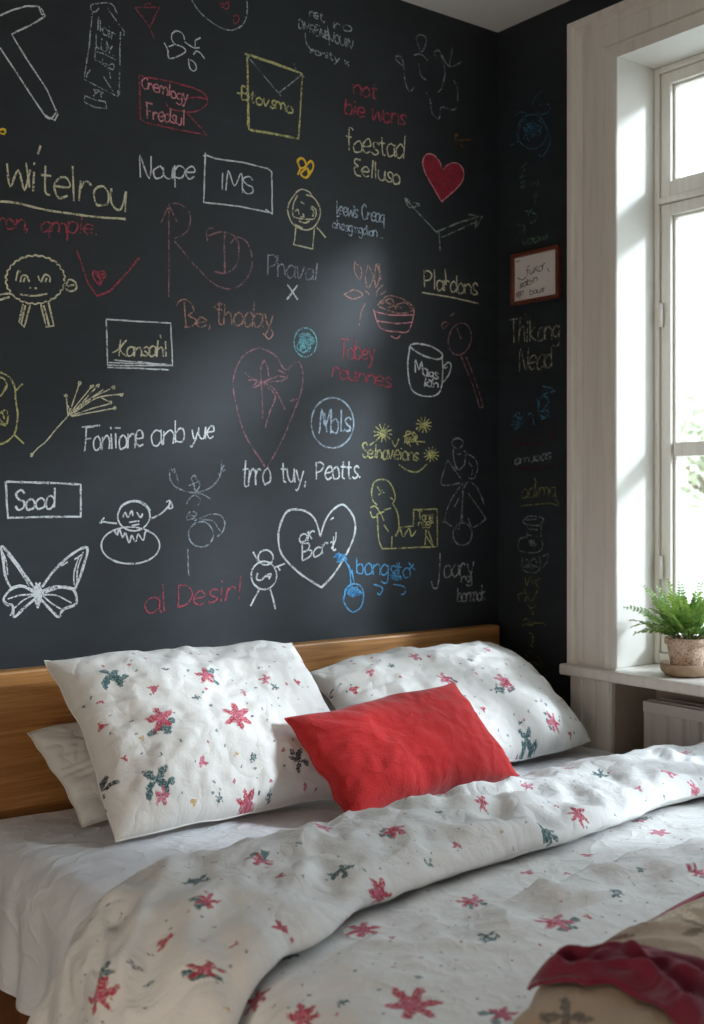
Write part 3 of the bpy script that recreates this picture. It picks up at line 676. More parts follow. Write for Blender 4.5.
# ------------------------------------------------------------------ framed note on the right wall
M_frame = wood('reddish_frame_wood', srgb(70, 34, 22), srgb(104, 52, 34), srgb(128, 68, 44), (14, 2, 14))
M_paper = simple('note_paper', srgb(214, 206, 202), .9, .04, 8)
M_ink = simple('dark_ink', (.03, .03, .035), .8)
pA = hit_x(490+103*.1953, 230+128*.1953, -.019); pB = hit_x(490+348*.1953, 230+345*.1953, -.019)
ya, yb, za, zb = pA.y, pB.y, pA.z, pB.z
note = empty('framed_note', (0, (ya+yb)/2, (za+zb)/2)); tag(note, 'small handwritten note in a reddish wooden frame on the dark window wall', 'framed note')
fwd_ = .012
mb = MB(); 
mb.box((-.020, ya, za), (-.0015, ya-fwd_, zb)); mb.box((-.020, yb, za), (-.0015, yb+fwd_, zb))
mb.box((-.020, ya-fwd_, za), (-.0015, yb+fwd_, za-fwd_)); mb.box((-.020, ya-fwd_, zb), (-.0015, yb+fwd_, zb+fwd_))
mb.build('frame', M_frame, note, bevel=.003)
mb = MB(); mb.box((-.010, ya-fwd_, za-fwd_), (-.002, yb+fwd_, zb+fwd_)); mb.build('paper', M_paper, note)
class NoteDraw(Draw):
    def world(s, p): return hit_x(p[0], p[1], -.0106)
    def mi(s, c):
        if M_ink not in s.mats: s.mats.append(M_ink)
        return 0
for args in (('fuxor', 185, 235, 285, 198, 48, '292,195 305,215'), ('sdbin', 150, 298, 242, 262, 34, '222,240 226,250'), ('ep', 135, 345, 170, 330, 34, ''), ('baus', 205, 332, 275, 315, 30, '')):
    d = NoteDraw(U_, 'white', 'right', .8); d.text(*args[:6]); d.st(args[6])
    d.mb.build('handwritten_word', [M_ink], note, fix=False)
for t_ in ('140,245 165,255 185,240', '132,162 150,158'):
    d = NoteDraw(U_, 'white', 'right', .8); d.st(t_); d.mb.build('ink_mark', [M_ink], note, fix=False)
# ------------------------------------------------------------------ fabrics
def petal_group():
    g = bpy.data.node_groups.new('petal_mask', 'ShaderNodeTree')
    for nm, t, dv in (('UV', 'NodeSocketVector', None), ('X', 'NodeSocketFloat', 0), ('Y', 'NodeSocketFloat', 0), ('Radius', 'NodeSocketFloat', .03),
                  ('Petals', 'NodeSocketFloat', 5), ('Angle', 'NodeSocketFloat', 0), ('Depth', 'NodeSocketFloat', .4), ('Breakup', 'NodeSocketFloat', .5)):
        s = g.interface.new_socket(nm, in_out='INPUT', socket_type=t)
    g.interface.new_socket('Mask', in_out='OUTPUT', socket_type='NodeSocketFloat')
    gi = g.nodes.new('NodeGroupInput'); go = g.nodes.new('NodeGroupOutput')
    cx = g.nodes.new('ShaderNodeCombineXYZ'); L(g, gi.outputs['X'], cx.inputs[0]); L(g, gi.outputs['Y'], cx.inputs[1])
    sub = g.nodes.new('ShaderNodeVectorMath'); sub.operation = 'SUBTRACT'; L(g, gi.outputs['UV'], sub.inputs[0]); L(g, cx.outputs[0], sub.inputs[1])
    ln = g.nodes.new('ShaderNodeVectorMath'); ln.operation = 'LENGTH'; L(g, sub.outputs[0], ln.inputs[0])
    sp = g.nodes.new('ShaderNodeSeparateXYZ'); L(g, sub.outputs[0], sp.inputs[0])
    at = math_n(g, 'ARCTAN2', sp.outputs[1], sp.outputs[0])
    c = math_n(g, 'COSINE', math_n(g, 'ADD', math_n(g, 'MULTIPLY', at, gi.outputs['Petals']), gi.outputs['Angle']))
    k = math_n(g, 'ADD', math_n(g, 'MULTIPLY', c, gi.outputs['Depth']), math_n(g, 'SUBTRACT', 1.0, gi.outputs['Depth']))
    rad = math_n(g, 'MULTIPLY', k, gi.outputs['Radius'])
    q = math_n(g, 'DIVIDE', math_n(g, 'SUBTRACT', rad, ln.outputs['Value']), math_n(g, 'MULTIPLY', gi.outputs['Radius'], .16), True)
    L(g, q, go.inputs[0]); return g
PETAL = petal_group()
RED = (.46, .030, .065); PINK = (.55, .12, .19); TEAL = (.045, .125, .135); NAVY = (.03, .045, .07); OCH = (.55, .33, .10)

def crease(nt, uv):
    a = noise_n(nt, uv, 5, 2); ad = nt.nodes.new('ShaderNodeVectorMath'); ad.operation = 'MULTIPLY_ADD'
    L(nt, a.outputs['Color'], ad.inputs[0]); ad.inputs[1].default_value = (.10, .10, 0); L(nt, uv, ad.inputs[2])
    n = noise_n(nt, ad.outputs[0], 10, 2.2, .5, .3)
    r = math_n(nt, 'ABSOLUTE', math_n(nt, 'SUBTRACT', n.outputs[0], .5))
    return math_n(nt, 'SUBTRACT', 1.0, math_n(nt, 'POWER', math_n(nt, 'MULTIPLY', r, 4.0, True), .7))
def floral(name, base, flowers, dots=.085, crinkle=.6, weave=.15, scale=1.0):
    """flowers: (u, v, radius, petals, phase, depth, colour)"""
    m, nt, b, o = new_mat(name)
    uv = nt.nodes.new('ShaderNodeUVMap').outputs[0]
    nz = noise_n(nt, uv, 95, 3, .6)
    off = nt.nodes.new('ShaderNodeVectorMath'); off.operation = 'SUBTRACT'; L(nt, nz.outputs['Color'], off.inputs[0]); off.inputs[1].default_value = (.5, .5, .5)
    sc_ = nt.nodes.new('ShaderNodeVectorMath'); sc_.operation = 'SCALE'; L(nt, off.outputs[0], sc_.inputs[0]); sc_.inputs['Scale'].default_value = .019
    ad = nt.nodes.new('ShaderNodeVectorMath'); ad.operation = 'ADD'; L(nt, uv, ad.inputs[0]); L(nt, sc_.outputs[0], ad.inputs[1])
    wuv = ad.outputs[0]
    big = noise_n(nt, uv, 9, 4)
    col = ramp(nt, big.outputs[0], [(.3, tuple(c*.92 for c in base)), (.7, base)])
    brk = noise_n(nt, uv, 260, 2, .7)
    brk = ramp(nt, brk.outputs[0], [(.33, (.35, .35, .35)), (.52, (1, 1, 1))])
    tone = noise_n(nt, uv, 150, 2)
    if dots:
        for scl, seed, cc, thr in ((26, 0, TEAL, .80), (21, 3.3, RED, .84), (31, 7.1, NAVY, .86)):
            vm = nt.nodes.new('ShaderNodeMapping'); vm.inputs['Location'].default_value = (seed, seed*.7, 0); L(nt, wuv, vm.inputs[0])
            vo = nt.nodes.new('ShaderNodeTexVoronoi'); vo.voronoi_dimensions = '2D'; vo.inputs['Scale'].default_value = scl; L(nt, vm.outputs[0], vo.inputs['Vector'])
            sp = nt.nodes.new('ShaderNodeSeparateColor'); L(nt, vo.outputs['Color'], sp.inputs[0])
            near = math_n(nt, 'LESS_THAN', vo.outputs['Distance'], dots)
            pick = math_n(nt, 'GREATER_THAN', sp.outputs[0], thr)
            f = math_n(nt, 'MULTIPLY', math_n(nt, 'MULTIPLY', near, pick), .75)
            col = mixc(nt, f, col, cc)
    cols = {}
    for (u, v, r, p, ph, dp, cc) in flowers:
        g = nt.nodes.new('ShaderNodeGroup'); g.node_tree = PETAL; L(nt, wuv, g.inputs['UV'])
        for kx, val in (('X', u), ('Y', v), ('Radius', r), ('Petals', p), ('Angle', ph), ('Depth', dp)): g.inputs[kx].default_value = val
        if cc not in cols:
            cols[cc] = ramp(nt, tone.outputs[0], [(.35, tuple(c*.7 for c in cc)), (.65, tuple(min(1, c*1.25+.01) for c in cc))])
        col = mixc(nt, math_n(nt, 'MULTIPLY', g.outputs[0], brk), col, cols[cc])
    L(nt, col, b.inputs['Base Color']); b.inputs['Roughness'].default_value = .92; b.inputs['Specular IOR Level'].default_value = .12
    b.inputs['Sheen Weight'].default_value = .15
    cr = noise_n(nt, uv, 34, 5, .62, .5); we = noise_n(nt, uv, 420, 2)
    n0 = bump(nt, b, crease(nt, uv), crinkle*.42, .014); n1 = bump(nt, b, cr.outputs[0], crinkle, .006, n0); bump(nt, b, we.outputs[0], weave, .002, n1)
    return m
def cloth(name, col, crinkle=.3, weave=.2, var=.06, wscale=420, rough=.92, cscale=24):
    m, nt, b, o = new_mat(name)
    uv = nt.nodes.new('ShaderNodeUVMap').outputs[0]
    big = noise_n(nt, uv, 10, 4); fine = noise_n(nt, uv, wscale*.6, 2)
    c = ramp(nt, big.outputs[0], [(.3, tuple(v*(1-var) for v in col)), (.7, col)])
    c = mixc(nt, math_n(nt, 'MULTIPLY', fine.outputs[0], .5), c, tuple(v*(1-2.5*var) for v in col))
    L(nt, c, b.inputs['Base Color']); b.inputs['Roughness'].default_value = rough; b.inputs['Specular IOR Level'].default_value = .12
    b.inputs['Sheen Weight'].default_value = .2
    n0 = bump(nt, b, crease(nt, uv), crinkle*.8, .014); n1 = bump(nt, b, noise_n(nt, uv, cscale, 5, .6, .6).outputs[0], crinkle, .006, n0)
    bump(nt, b, noise_n(nt, uv, wscale, 2).outputs[0], weave, .002, n1)
    return m

# ------------------------------------------------------------------ bed frame and headboard
BX0, BX1 = -1.735, -.035          # mattress sides
BY0, BY1 = -.075, -2.22           # head and foot
MZ = .70                          # top of the mattress
bed = empty('bed', ((BX0+BX1)/2, -1.1, 0)); tag(bed, 'wooden double bed with a plain honey oak headboard against the chalkboard wall', 'bed')
mb = MB(); mb.box((-1.80, -.058, .002), (-.046, -.012, 1.036)); mb.build('headboard', M_oak, bed, bevel=.006)
mb = MB(); mb.box((-1.775, -.060, .20), (-1.748, BY1-.03, .43)); mb.box((-.030, -.060, .20), (-.008, BY1-.03, .43)) ; 
mbl = MB(); mbl.box((-1.775, -.0605, .20), (-1.745, BY1-.03, .42)); mbl.build('side_rail', M_rail, bed, bevel=.005)
mbl = MB(); mbl.box((-.030, -.0605, .20), (-.008, BY1-.03, .42)); mbl.build('side_rail', M_rail, bed, bevel=.005)
mbl = MB(); mbl.box((-1.775, BY1-.03, .20), (-.008, BY1-.06, .45)); mbl.build('foot_rail', M_rail, bed, bevel=.005)
mbl = MB(); mbl.box((-1.744, -.0605, .36), (-.031, BY1-.029, .40)); mbl.build('slat_base', M_rail, bed)
for x in (-1.74, -.07):
    for y in (-.09, BY1-.05):
        mbl = MB(); mbl.box((x-.03, y-.03, 0), (x+.03, y+.03, .20)); mbl.build('leg', M_rail, bed, bevel=.005)
M_mat = cloth('mattress_ticking', (.7, .7, .7))
def rbox_grid(x0, x1, y0, y1, z0, z1): 
    m_ = MB(); m_.box((x0, y0, z0), (x1, y1, z1)); m_.uv = [(v.x, v.y) for v in m_.v]; return m_
mt = rbox_grid(BX0+.012, BX1-.012, BY1+.012, BY0-.012, .402, MZ-.010).build('mattress', M_mat, None, bevel=.04, loc=(-.9, -1.1, .402))
tag(mt, 'thick mattress on the bed frame, wrapped in a white sheet', 'mattress')

# ------------------------------------------------------------------ draped sheet (height field that wraps over the left edge)
def drape(u, h, R, hang_out):
    """u metres from the right side; returns x, z offset from mattress top for a layer at height h"""
    flat = BX1-BX0-.03
    if u <= flat: return BX1-u, MZ+h
    r = R+h; a = (u-flat)/r
    if a < PI/2: return BX0+.03-r*math.sin(a)+.0, MZ+h-r*(1-math.cos(a))
    d = u-flat-r*PI/2
    return BX0+.03-r-hang_out*d, MZ+h-r-d*math.sqrt(max(0, 1-hang_out**2))
M_sheet = cloth('white_sheet_cotton', (.80, .81, .84), .45, .10, .03)
def grid_mesh(name, mats, nu, nv, fn, loc, label=None, cat=None, group=None, solid=0.0, mi=None, parent=None):
    vs = []; uv = []
    for j in range(nv+1):
        for i in range(nu+1):
            p, t = fn(i/nu, j/nv); vs.append(p); uv.append(t)
    fs = []; ms = []
    for j in range(nv):
        for i in range(nu):
            a = j*(nu+1)+i; fs.append((a, a+1, a+nu+2, a+nu+1)); ms.append(mi((i+.5)/nu, (j+.5)/nv) if mi else 0)
    m_ = MB(); m_.v = [Vector(p) for p in vs]; m_.f = fs; m_.m = ms; m_.uv = uv
    o = m_.build(name, mats, parent, smooth=True, loc=loc)
    if solid:
        so = o.modifiers.new('thickness', 'SOLIDIFY'); so.thickness = solid; so.offset = 0
    if label: tag(o, label, cat, group)
    return o
def f_sheet(a, b):
    y = BY0-.004 + (BY1+.01-BY0)*b
    umax = (BX1-BX0) + .265 + .012*math.sin(y*9) + .01*noise.noise(Vector((y*4, 1, 0)))
    u = a*umax
    wr = .006*fbm(u*4, y*9, 3) + .006*abs(fbm(u*3+y*2.0, y*14, 9))
    x, z = drape(u, .006, .055, .05)
    ex = max(0, u-(BX1-BX0-.03))
    if ex > 0:
        k = min(1, ex/.12)
        rip = .016*math.sin(y*26+2.2*noise.noise(Vector((y*3, 0, 5)))) + .010*noise.noise(Vector((y*11, ex*3, 2)))
        x -= k*(.008+abs(rip)*.9*min(1, ex/.25)) + k*.012*noise.noise(Vector((y*6, ex*6, 1))); 
    # soft rounding at the head end
    kz = max(0, (.05-abs(y-BY0))/.05); z -= .03*kz*kz if ex <= 0 else 0
    return Vector((x, y, z+wr)), (u, y)
sheet = grid_mesh('fitted_sheet', M_sheet, 130, 150, f_sheet, (-.9, -1.1, MZ), 'plain white cotton sheet covering the mattress and hanging over its side', 'bed sheet')

# ------------------------------------------------------------------ pillows
def bil(c, s, t):
    TL, TR, BR, BL = c
    return (TL*(1-s)+TR*s)*t + (BL*(1-s)+BR*s)*(1-t)
def pillow(name, corners, thick, back, wrinkle, seed, label, cat, group=None, pinch=.05, n=84, sag=0.0, bulge=None, flange=.0):
    c = [Vector(p) for p in corners]; TL, TR, BR, BL = c
    nrm = ((TR-TL+BR-BL).cross(TL-BL+TR-BR)).normalized()
    if nrm.dot(CAM-(TL+BR)/2) < 0: nrm = -nrm
    W = ((TR-TL).length+(BR-BL).length)/2; H = ((TL-BL).length+(TR-BR).length)/2
    ez = [];
    vs = []; uv = []; idx = {}
    def pt(i, j, side):
        a = -1+2*i/n; b = -1+2*j/n
        pa = pinch if not bulge else pinch
        s_ = a*(1-pinch*(1-abs(a)**2*0)*(1-b*b)); t_ = b*(1-(pinch*W/H)*(1-a*a))
        p = bil(c, (s_+1)/2, (t_+1)/2)
        e = (1-abs(a)**2.6)*(1-abs(b)**2.6)
        h = max(0, e)**.50
        th = (thick if side > 0 else back)
        d = th*h
        # wrinkles that run out of the corners and seams
        if wrinkle:
            P = Vector((a*W*.5, b*H*.5, seed))
            w = .7*noise.fractal(P*7, 1.0, 2.0, 4) - .9*(abs(noise.noise(P*9+Vector((3, 1, 0))))-.25) + .35*noise.noise(P*34)
            rad = math.atan2(b, a); edge = max(abs(a), abs(b))**3
            w += .8*edge*(abs(noise.noise(Vector((math.cos(rad)*6, math.sin(rad)*6, seed+max(abs(a),abs(b))*1.2))))-.2)*2*(1-max(abs(a), abs(b))**12)
            d += wrinkle*w*min(1, h*1.6)*(1 if side > 0 else .5)
        ew = max(abs(a), abs(b))**6
        if wrinkle: p = p + ((TR-TL).normalized()*noise.noise(Vector((a*2.6, b*2.6, seed+20))) + (TL-BL).normalized()*noise.noise(Vector((a*2.6, b*2.6, seed+30))))*.008*ew + nrm*.012*ew*noise.noise(Vector((a*3, b*3, seed+40)))
        if sag: p = p - UP*sag*(1-a*a)*((b+1)/2)**2
        return p+nrm*d*side, (a*W/2, b*H/2)
    for side in (1, -1):
        for j in range(n+1):
            for i in range(n+1):
                bd = i in (0, n) or j in (0, n)
                key = (i, j, 0 if bd else side)
                if key in idx: continue
                p, t = pt(i, j, side); idx[key] = len(vs); vs.append(p); uv.append(t)
    g = lambda i, j, s: idx[(i, j, 0 if (i in (0, n) or j in (0, n)) else s)]
    fs = []
    for side in (1, -1):
        for j in range(n):
            for i in range(n):
                f = (g(i, j, side), g(i+1, j, side), g(i+1, j+1, side), g(i, j+1, side)); fs.append(f if side > 0 else f[::-1])
    m_ = MB(); m_.v = vs; m_.f = fs; m_.m = [0]*len(fs); m_.uv = uv
    base = (BL+BR)/2
    o = m_.build(name, [], None, smooth=True, loc=base)
    tag(o, label, cat, group)
    # raised seam cord along the edge
    ring = [g(i, 0, 1) for i in range(n)]+[g(n, j, 1) for j in range(n)]+[g(i, n, 1) for i in range(n, 0, -1)]+[g(0, j, 1) for j in range(n, 0, -1)]
    o['_w'] = tuple(base)
    sm = MB(); pts = [vs[k] for k in ring]; pts.append(pts[0]); sm.tube(pts, .0017, 6)
    sm.uv = [(v.x, v.z) for v in sm.v]
    return o, sm
def uv_at(o, pts):
    """where the view through a photo pixel meets the cloth, in its own UV metres"""
    bpy.context.view_layer.update()
    me = o.data; bv = BVHTree.FromPolygons([v.co for v in me.vertices], [p.vertices[:] for p in me.polygons])
    uvl = me.uv_layers[0].data; out = []
    org = CAM-o.location
    for (x, y) in pts:
        h = bv.ray_cast(org, ray(x, y).normalized())
        if h[0] is None: out.append(None); continue
        pg = me.polygons[h[2]]; best = min(pg.loop_indices, key=lambda l: (me.vertices[me.loops[l].vertex_index].co-h[0]).length)
        out.append(tuple(uvl[best].uv))
    return out
def blooms(o, spec, scale=1.0):
    """spec: (px, py, kind, radius in metres)"""
    uvs = uv_at(o, [(s[0], s[1]) for s in spec]); fl = []
    rnd = random.Random(5)
    for s, t in zip(spec, uvs):
        if t is None: continue
        u, v = t; k, r = s[2], s[3]*scale; ph = rnd.uniform(0, 6)
        if k == 'star': fl.append((u, v, r*1.1, 6, ph, .27, RED)); fl.append((u+.004, v+.003, r*.5, 5, ph+1, .3, PINK))
        elif k == 'pstar': fl.append((u, v, r*1.1, 5, ph, .27, PINK))
        elif k == 'starleaf':
            a = rnd.uniform(0, 6)
            for q in (-.6, .5): fl.append((u+r*.75*math.cos(a+q), v+r*.75*math.sin(a+q), r*.7, 2, 2*rnd.uniform(0, 3), .40, TEAL))
            fl.append((u, v, r, 5, ph, .28, RED)); fl.append((u, v, r*.45, 5, ph+1, .3, PINK))
        elif k == 'pleaf':
            a = rnd.uniform(0, 6)
            for q in (-.6, .5): fl.append((u+r*.8*math.cos(a+q), v+r*.8*math.sin(a+q), r*.55, 2, 2*rnd.uniform(0, 3), .48, TEAL))
            fl.append((u, v, r*1.05, 6, ph, .28, PINK)); fl.append((u+.3*r, v, r*.5, 4, ph, .3, RED))
        elif k == 'teal':
            fl.append((u, v, r, 4, ph, .34, TEAL)); fl.append((u+r*.6, v-r*.45, r*.65, 3, ph+2, .34, TEAL)); fl.append((u-r*.5, v-r*.5, r*.5, 2, ph, .4, TEAL))
        elif k == 'navy':
            fl.append((u, v, r, 4, ph, .46, NAVY)); fl.append((u-r*.3, v+r*.5, r*.6, 2, ph, .46, NAVY))
        elif k == 'bud': fl.append((u, v, r, 3, ph, .28, RED))
        elif k == 'pbud': fl.append((u, v, r, 3, ph, .28, PINK))
        elif k == 'ochre': fl.append((u, v, r, 3, ph, .3, OCH))
    return fl
LIN = (.80, .78, .74)

# left floral pillow
pl, sm = pillow('floral_pillow', [hit_y(46, 660, -.165), hit_y(291, 643, -.15), (-.905, -.50, .722), hit_z(116, 842, .722)], .125, .055, .016, 2.0,
            'large white floral pillow with red and teal flowers, left of the red cushion', 'pillow', 'floral pillows', pinch=.045)
fl = blooms(pl, [(238, 715, 'star', .040), (160, 718, 'starleaf', .034), (207, 676, 'starleaf', .030), (110, 675, 'teal', .030), (152, 689, 'bud', .015), (104, 726, 'bud', .013),
   (100, 703, 'bud', .010), (203, 762, 'pbud', .016), (126, 757, 'bud', .010), (155, 780, 'teal', .034), (161, 795, 'pstar', .018), (299, 762, 'navy', .030), (245, 803, 'star', .026),
   (264, 680, 'pstar', .015), (273, 687, 'teal', .012), (102, 792, 'navy', .028), (195, 800, 'ochre', .010), (220, 798, 'teal', .010), (140, 738, 'ochre', .009), (85, 742, 'bud', .013), (87, 755, 'bud', .010),
   (268, 797, 'teal', .008), (196, 697, 'teal', .010), (252, 756, 'teal', .009), (238, 755, 'ochre', .007), (180, 742, 'teal', .006), (166, 668, 'teal', .008), (298, 682, 'bud', .014), (245, 692, 'pbud', .008)])
M_fl = floral('floral_linen', LIN, fl); pl.data.materials.append(M_fl); sm.build('seam', M_fl, pl, smooth=True)
# right floral pillow
pr_, sm = pillow('floral_pillow', [hit_y(306, 672, -.150), hit_y(498, 645, -.145), hit_z(592, 741, .745), (-.80, -.49, .745)], .105, .055, .014, 5.0,
            'white floral pillow with red and teal flowers at the window end, behind the red cushion', 'pillow', 'floral pillows', pinch=-.03)
fl = blooms(pr_, [(505, 682, 'pleaf', .034), (445, 679, 'pleaf', .028), (355, 690, 'bud', .016), (415, 657, 'pstar', .020), (484, 710, 'bud', .013), (553, 722, 'pleaf', .030), (527, 740, 'teal', .034), (497, 688, 'teal', .018),
   (520, 722, 'teal', .007), (390, 666, 'teal', .010), (370, 672, 'pbud', .013), (330, 697, 'navy', .014), (470, 660, 'teal', .010), (488, 650, 'pstar', .014), (540, 700, 'teal', .007), (452, 702, 'teal', .009), (430, 656, 'bud', .008), (340, 685, 'teal', .006), (570, 735, 'bud', .010), (465, 695, 'teal', .006), (400, 676, 'bud', .007)], .95)
M_fl2 = floral('floral_linen_light', LIN, fl); pr_.data.materials.append(M_fl2); sm.build('seam', M_fl2, pr_, smooth=True)
# plain pillows behind
M_plain = cloth('plain_white_cotton', (.76, .74, .70), .4, .1)
pb, sm = pillow('plain_pillow', [hit_y(27, 734, -.112), (-1.0, -.105, .985), (-1.0, -.22, .722), hit_z(84, 826, .722)], .048, .032, .014, 8.0,
            'plain white pillow mostly hidden behind the large left floral pillow', 'pillow', 'plain pillows', pinch=.03, n=56)
pb.data.materials.append(M_plain); sm.build('seam', M_plain, pb, smooth=True)
pb, sm = pillow('plain_pillow', [hit_y(300, 688, -.112), (-.12, -.105, .91), (-.10, -.23, .722), (-.88, -.26, .722)], .040, .03, .010, 9.0,
            'plain white pillow showing as a sliver between the two floral pillows', 'pillow', 'plain pillows', pinch=.03, n=56)
pb.data.materials.append(M_plain); sm.build('seam', M_plain, pb, smooth=True)
# red cushion
M_red = cloth('red_boucle', (.60, .030, .030), .35, .75, .22, 260, cscale=30)
pc, sm = pillow('red_cushion', [hit_y(285, 719, -.49), hit_y(452, 683, -.52), hit_z(519, 776, .752), hit_z(349, 824, .728)], .085, .055, .008, 4.0,
            'bright red textured cushion propped between the two floral pillows', 'cushion', None, pinch=.035)
pc.data.materials.append(M_red); sm.build('seam', M_red, pc, smooth=True)

# ------------------------------------------------------------------ duvet with its top folded back
HEAD = [(-2.2, -.74), (-1.83, -.80), (-1.735, -.90), (-1.478, -.875), (-1.18, -.865), (-.63, -.815), (-.3, -.815), (-.04, -.87)]
FOLD = [(-2.2, -1.38), (-1.80, -1.32), (-1.68, -1.265), (-1.46, -1.17), (-1.185, -1.135), (-1.0, -1.125), (-.436, -1.075), (-.04, -1.05)]
PROF = [  # (weight from head edge 0 to fold edge 1, dy, height, slack)
 ('foot', 0, .030), (4.2, 0, .036), (3.2, 0, .040), (2.2, 0, .042), (1.5, 0, .042), (1.05, 0, .038), (.8, 0, .030), (.4, 0, .026), (.12, 0, .026),
 (.0, .030, .030), (-.02, .048, .050), (.0, .035, .078), (.10, 0, .098), (.3, 0, .106), (.6, 0, .102), (.85, 0, .096), (.96, 0, .092), (1.0, -.016, .080), (1.0, -.020, .066), (.985, -.004, .054), (.95, 0, .050)]
def prof_pts(xw):
    hd, fo = interp(xw, HEAD), interp(xw, FOLD); out = []
    for w, dy, h in PROF:
        y = BY1+.012 if w == 'foot' else max(hd+(fo-hd)*w, BY1+.03) if w < 4.2 else (BY1+.03 + .0)
        out.append((y+dy, h))
    # keep order monotone on the lower layer
    for k in range(1, 5): out[k] = (BY1+.03+(out[5][0]-BY1-.03)*k/5, out[k][1])
    return out
NV = 300
def samp(pts, t):
    """arc-length sample of a smoothed profile"""
    q = samp.cache.get(id(pts))
    c = catmull(pts, 8); ln = [0]
    for a, b in zip(c, c[1:]): ln.append(ln[-1]+math.hypot(a[0]-b[0], a[1]-b[1]))
    return c, ln
samp.cache = {}
UMAX = (BX1-BX0)+.42
cols = []
for i in range(171):
    u = i/170*UMAX
    xw = BX1-u if u < BX1-BX0 else BX0-(u-(BX1-BX0))*.25
    c, ln = samp(prof_pts(xw), 0); cols.append((c, ln))
def f_duvet(a, b):
    i = round(a*170); u = i/170*UMAX; c, ln = cols[i]
    t = b*ln[-1]; k = 0
    lo, hi = 0, len(ln)-2
    while lo < hi:
        mid = (lo+hi+1)//2
        if ln[mid] <= t: lo = mid
        else: hi = mid-1
    f = (t-ln[lo])/max(1e-9, ln[lo+1]-ln[lo]); p0, p1 = c[lo], c[lo+1]
    y = p0[0]+(p1[0]-p0[0])*f; h = p0[1]+(p1[1]-p0[1])*f
    # side of the profile: outward normal in (y,h)
    ty, th = p1[0]-p0[0], p1[1]-p0[1]; l = math.hypot(ty, th) or 1
    ny, nh = -th/l, ty/l
    s_end = ln[-1]-t
    top = min(1, max(0, (h-.052)/.04)) if b > .5 else 0
    # wrinkles: long soft diagonal ridges, finer creases, puckers by the fold
    X = -u; P = Vector((X, y, 1.7))
    w1 = noise.noise(Vector((X*3.2+y*1.4, y*2.0-X*.5, .3)))
    w2 = 1-abs(noise.noise(Vector((X*5.5+y*5.0, y*3.2-X*1.2, 4.2))))*2
    w3 = 1-abs(noise.noise(Vector((X*9+y*11, y*7-X*4, 8.8))))*2
    w4 = noise.fractal(Vector((X*16, y*16, 2)), 1.0, 2.0, 3)
    lowl = 1-top
    amp = .018*w1 + .020*w2*(.55+.6*noise.noise(Vector((X*2, y*2, 7)))) + .010*w3*(.5+.8*noise.noise(Vector((X*3, y*3, 17)))) + .006*w4
    q_, p_ = X*.80-y*.60, X*.60+y*.80
    w5 = 1-abs(noise.noise(Vector((q_*9, p_*2.2, 23))))*2.2
    amp += .016*w5*(.5+.9*noise.noise(Vector((X*2.5, y*2.5, 31))))
    if b < .5:
        gap = max(0, min(1, (interp(xw_of(u), FOLD)-y+.02)/.10))
        amp = amp*gap + .006*gap
    elif top <= 0: amp = max(-.004, amp*.25)
    else:
        puck = .014*math.exp(-((X+.93)/.16)**2)*math.sin((y+.75)*34+X*16) + .010*(1-abs(noise.noise(Vector((X*13-y*6, y*9, 3))))*2)
        amp = (amp*.8+puck)*top + .004*(1-top)*noise.noise(P*18)
    if y < -1.40: amp = min(amp, .022)*max(0, min(1, (y+1.56)/.16))
    hh = max(.012, h+amp*max(.15, abs(nh)))
    yy = y + .012*noise.noise(Vector((X*5, h*20, 6)))*(1 if b > .4 else 0) + .03*noise.noise(Vector((X*2.2, 5, 1)))*(1 if b > .55 and top > 0 else .0)*0
    ex = max(0, u-(BX1-BX0-.03))
    x, z = drape(u, hh, .055, .22)
    if ex > 0:
        kx = min(1, ex/.20)
        rip = .028*math.sin(yy*15+1.5*noise.noise(Vector((yy*3, 2, 0)))) + .012*noise.noise(Vector((yy*8, ex*5, 3)))
        x -= kx*(.018+max(-.014, rip)) + .02*kx*(1 if b > .45 and top > 0 else 0)*0
    # plump edge against the window wall
    er = max(0, 1-u/.05); z -= .035*er*er*(h/.1)
    return Vector((x, yy, z)), (u, t)
def xw_of(u): return BX1-u if u < BX1-BX0 else BX0-(u-(BX1-BX0))*.25
duvet = grid_mesh('floral_duvet', [], 170, NV, f_duvet, (-.9, -1.4, MZ), 'white floral duvet scattered with red and teal flowers, its top edge folded back', 'duvet')
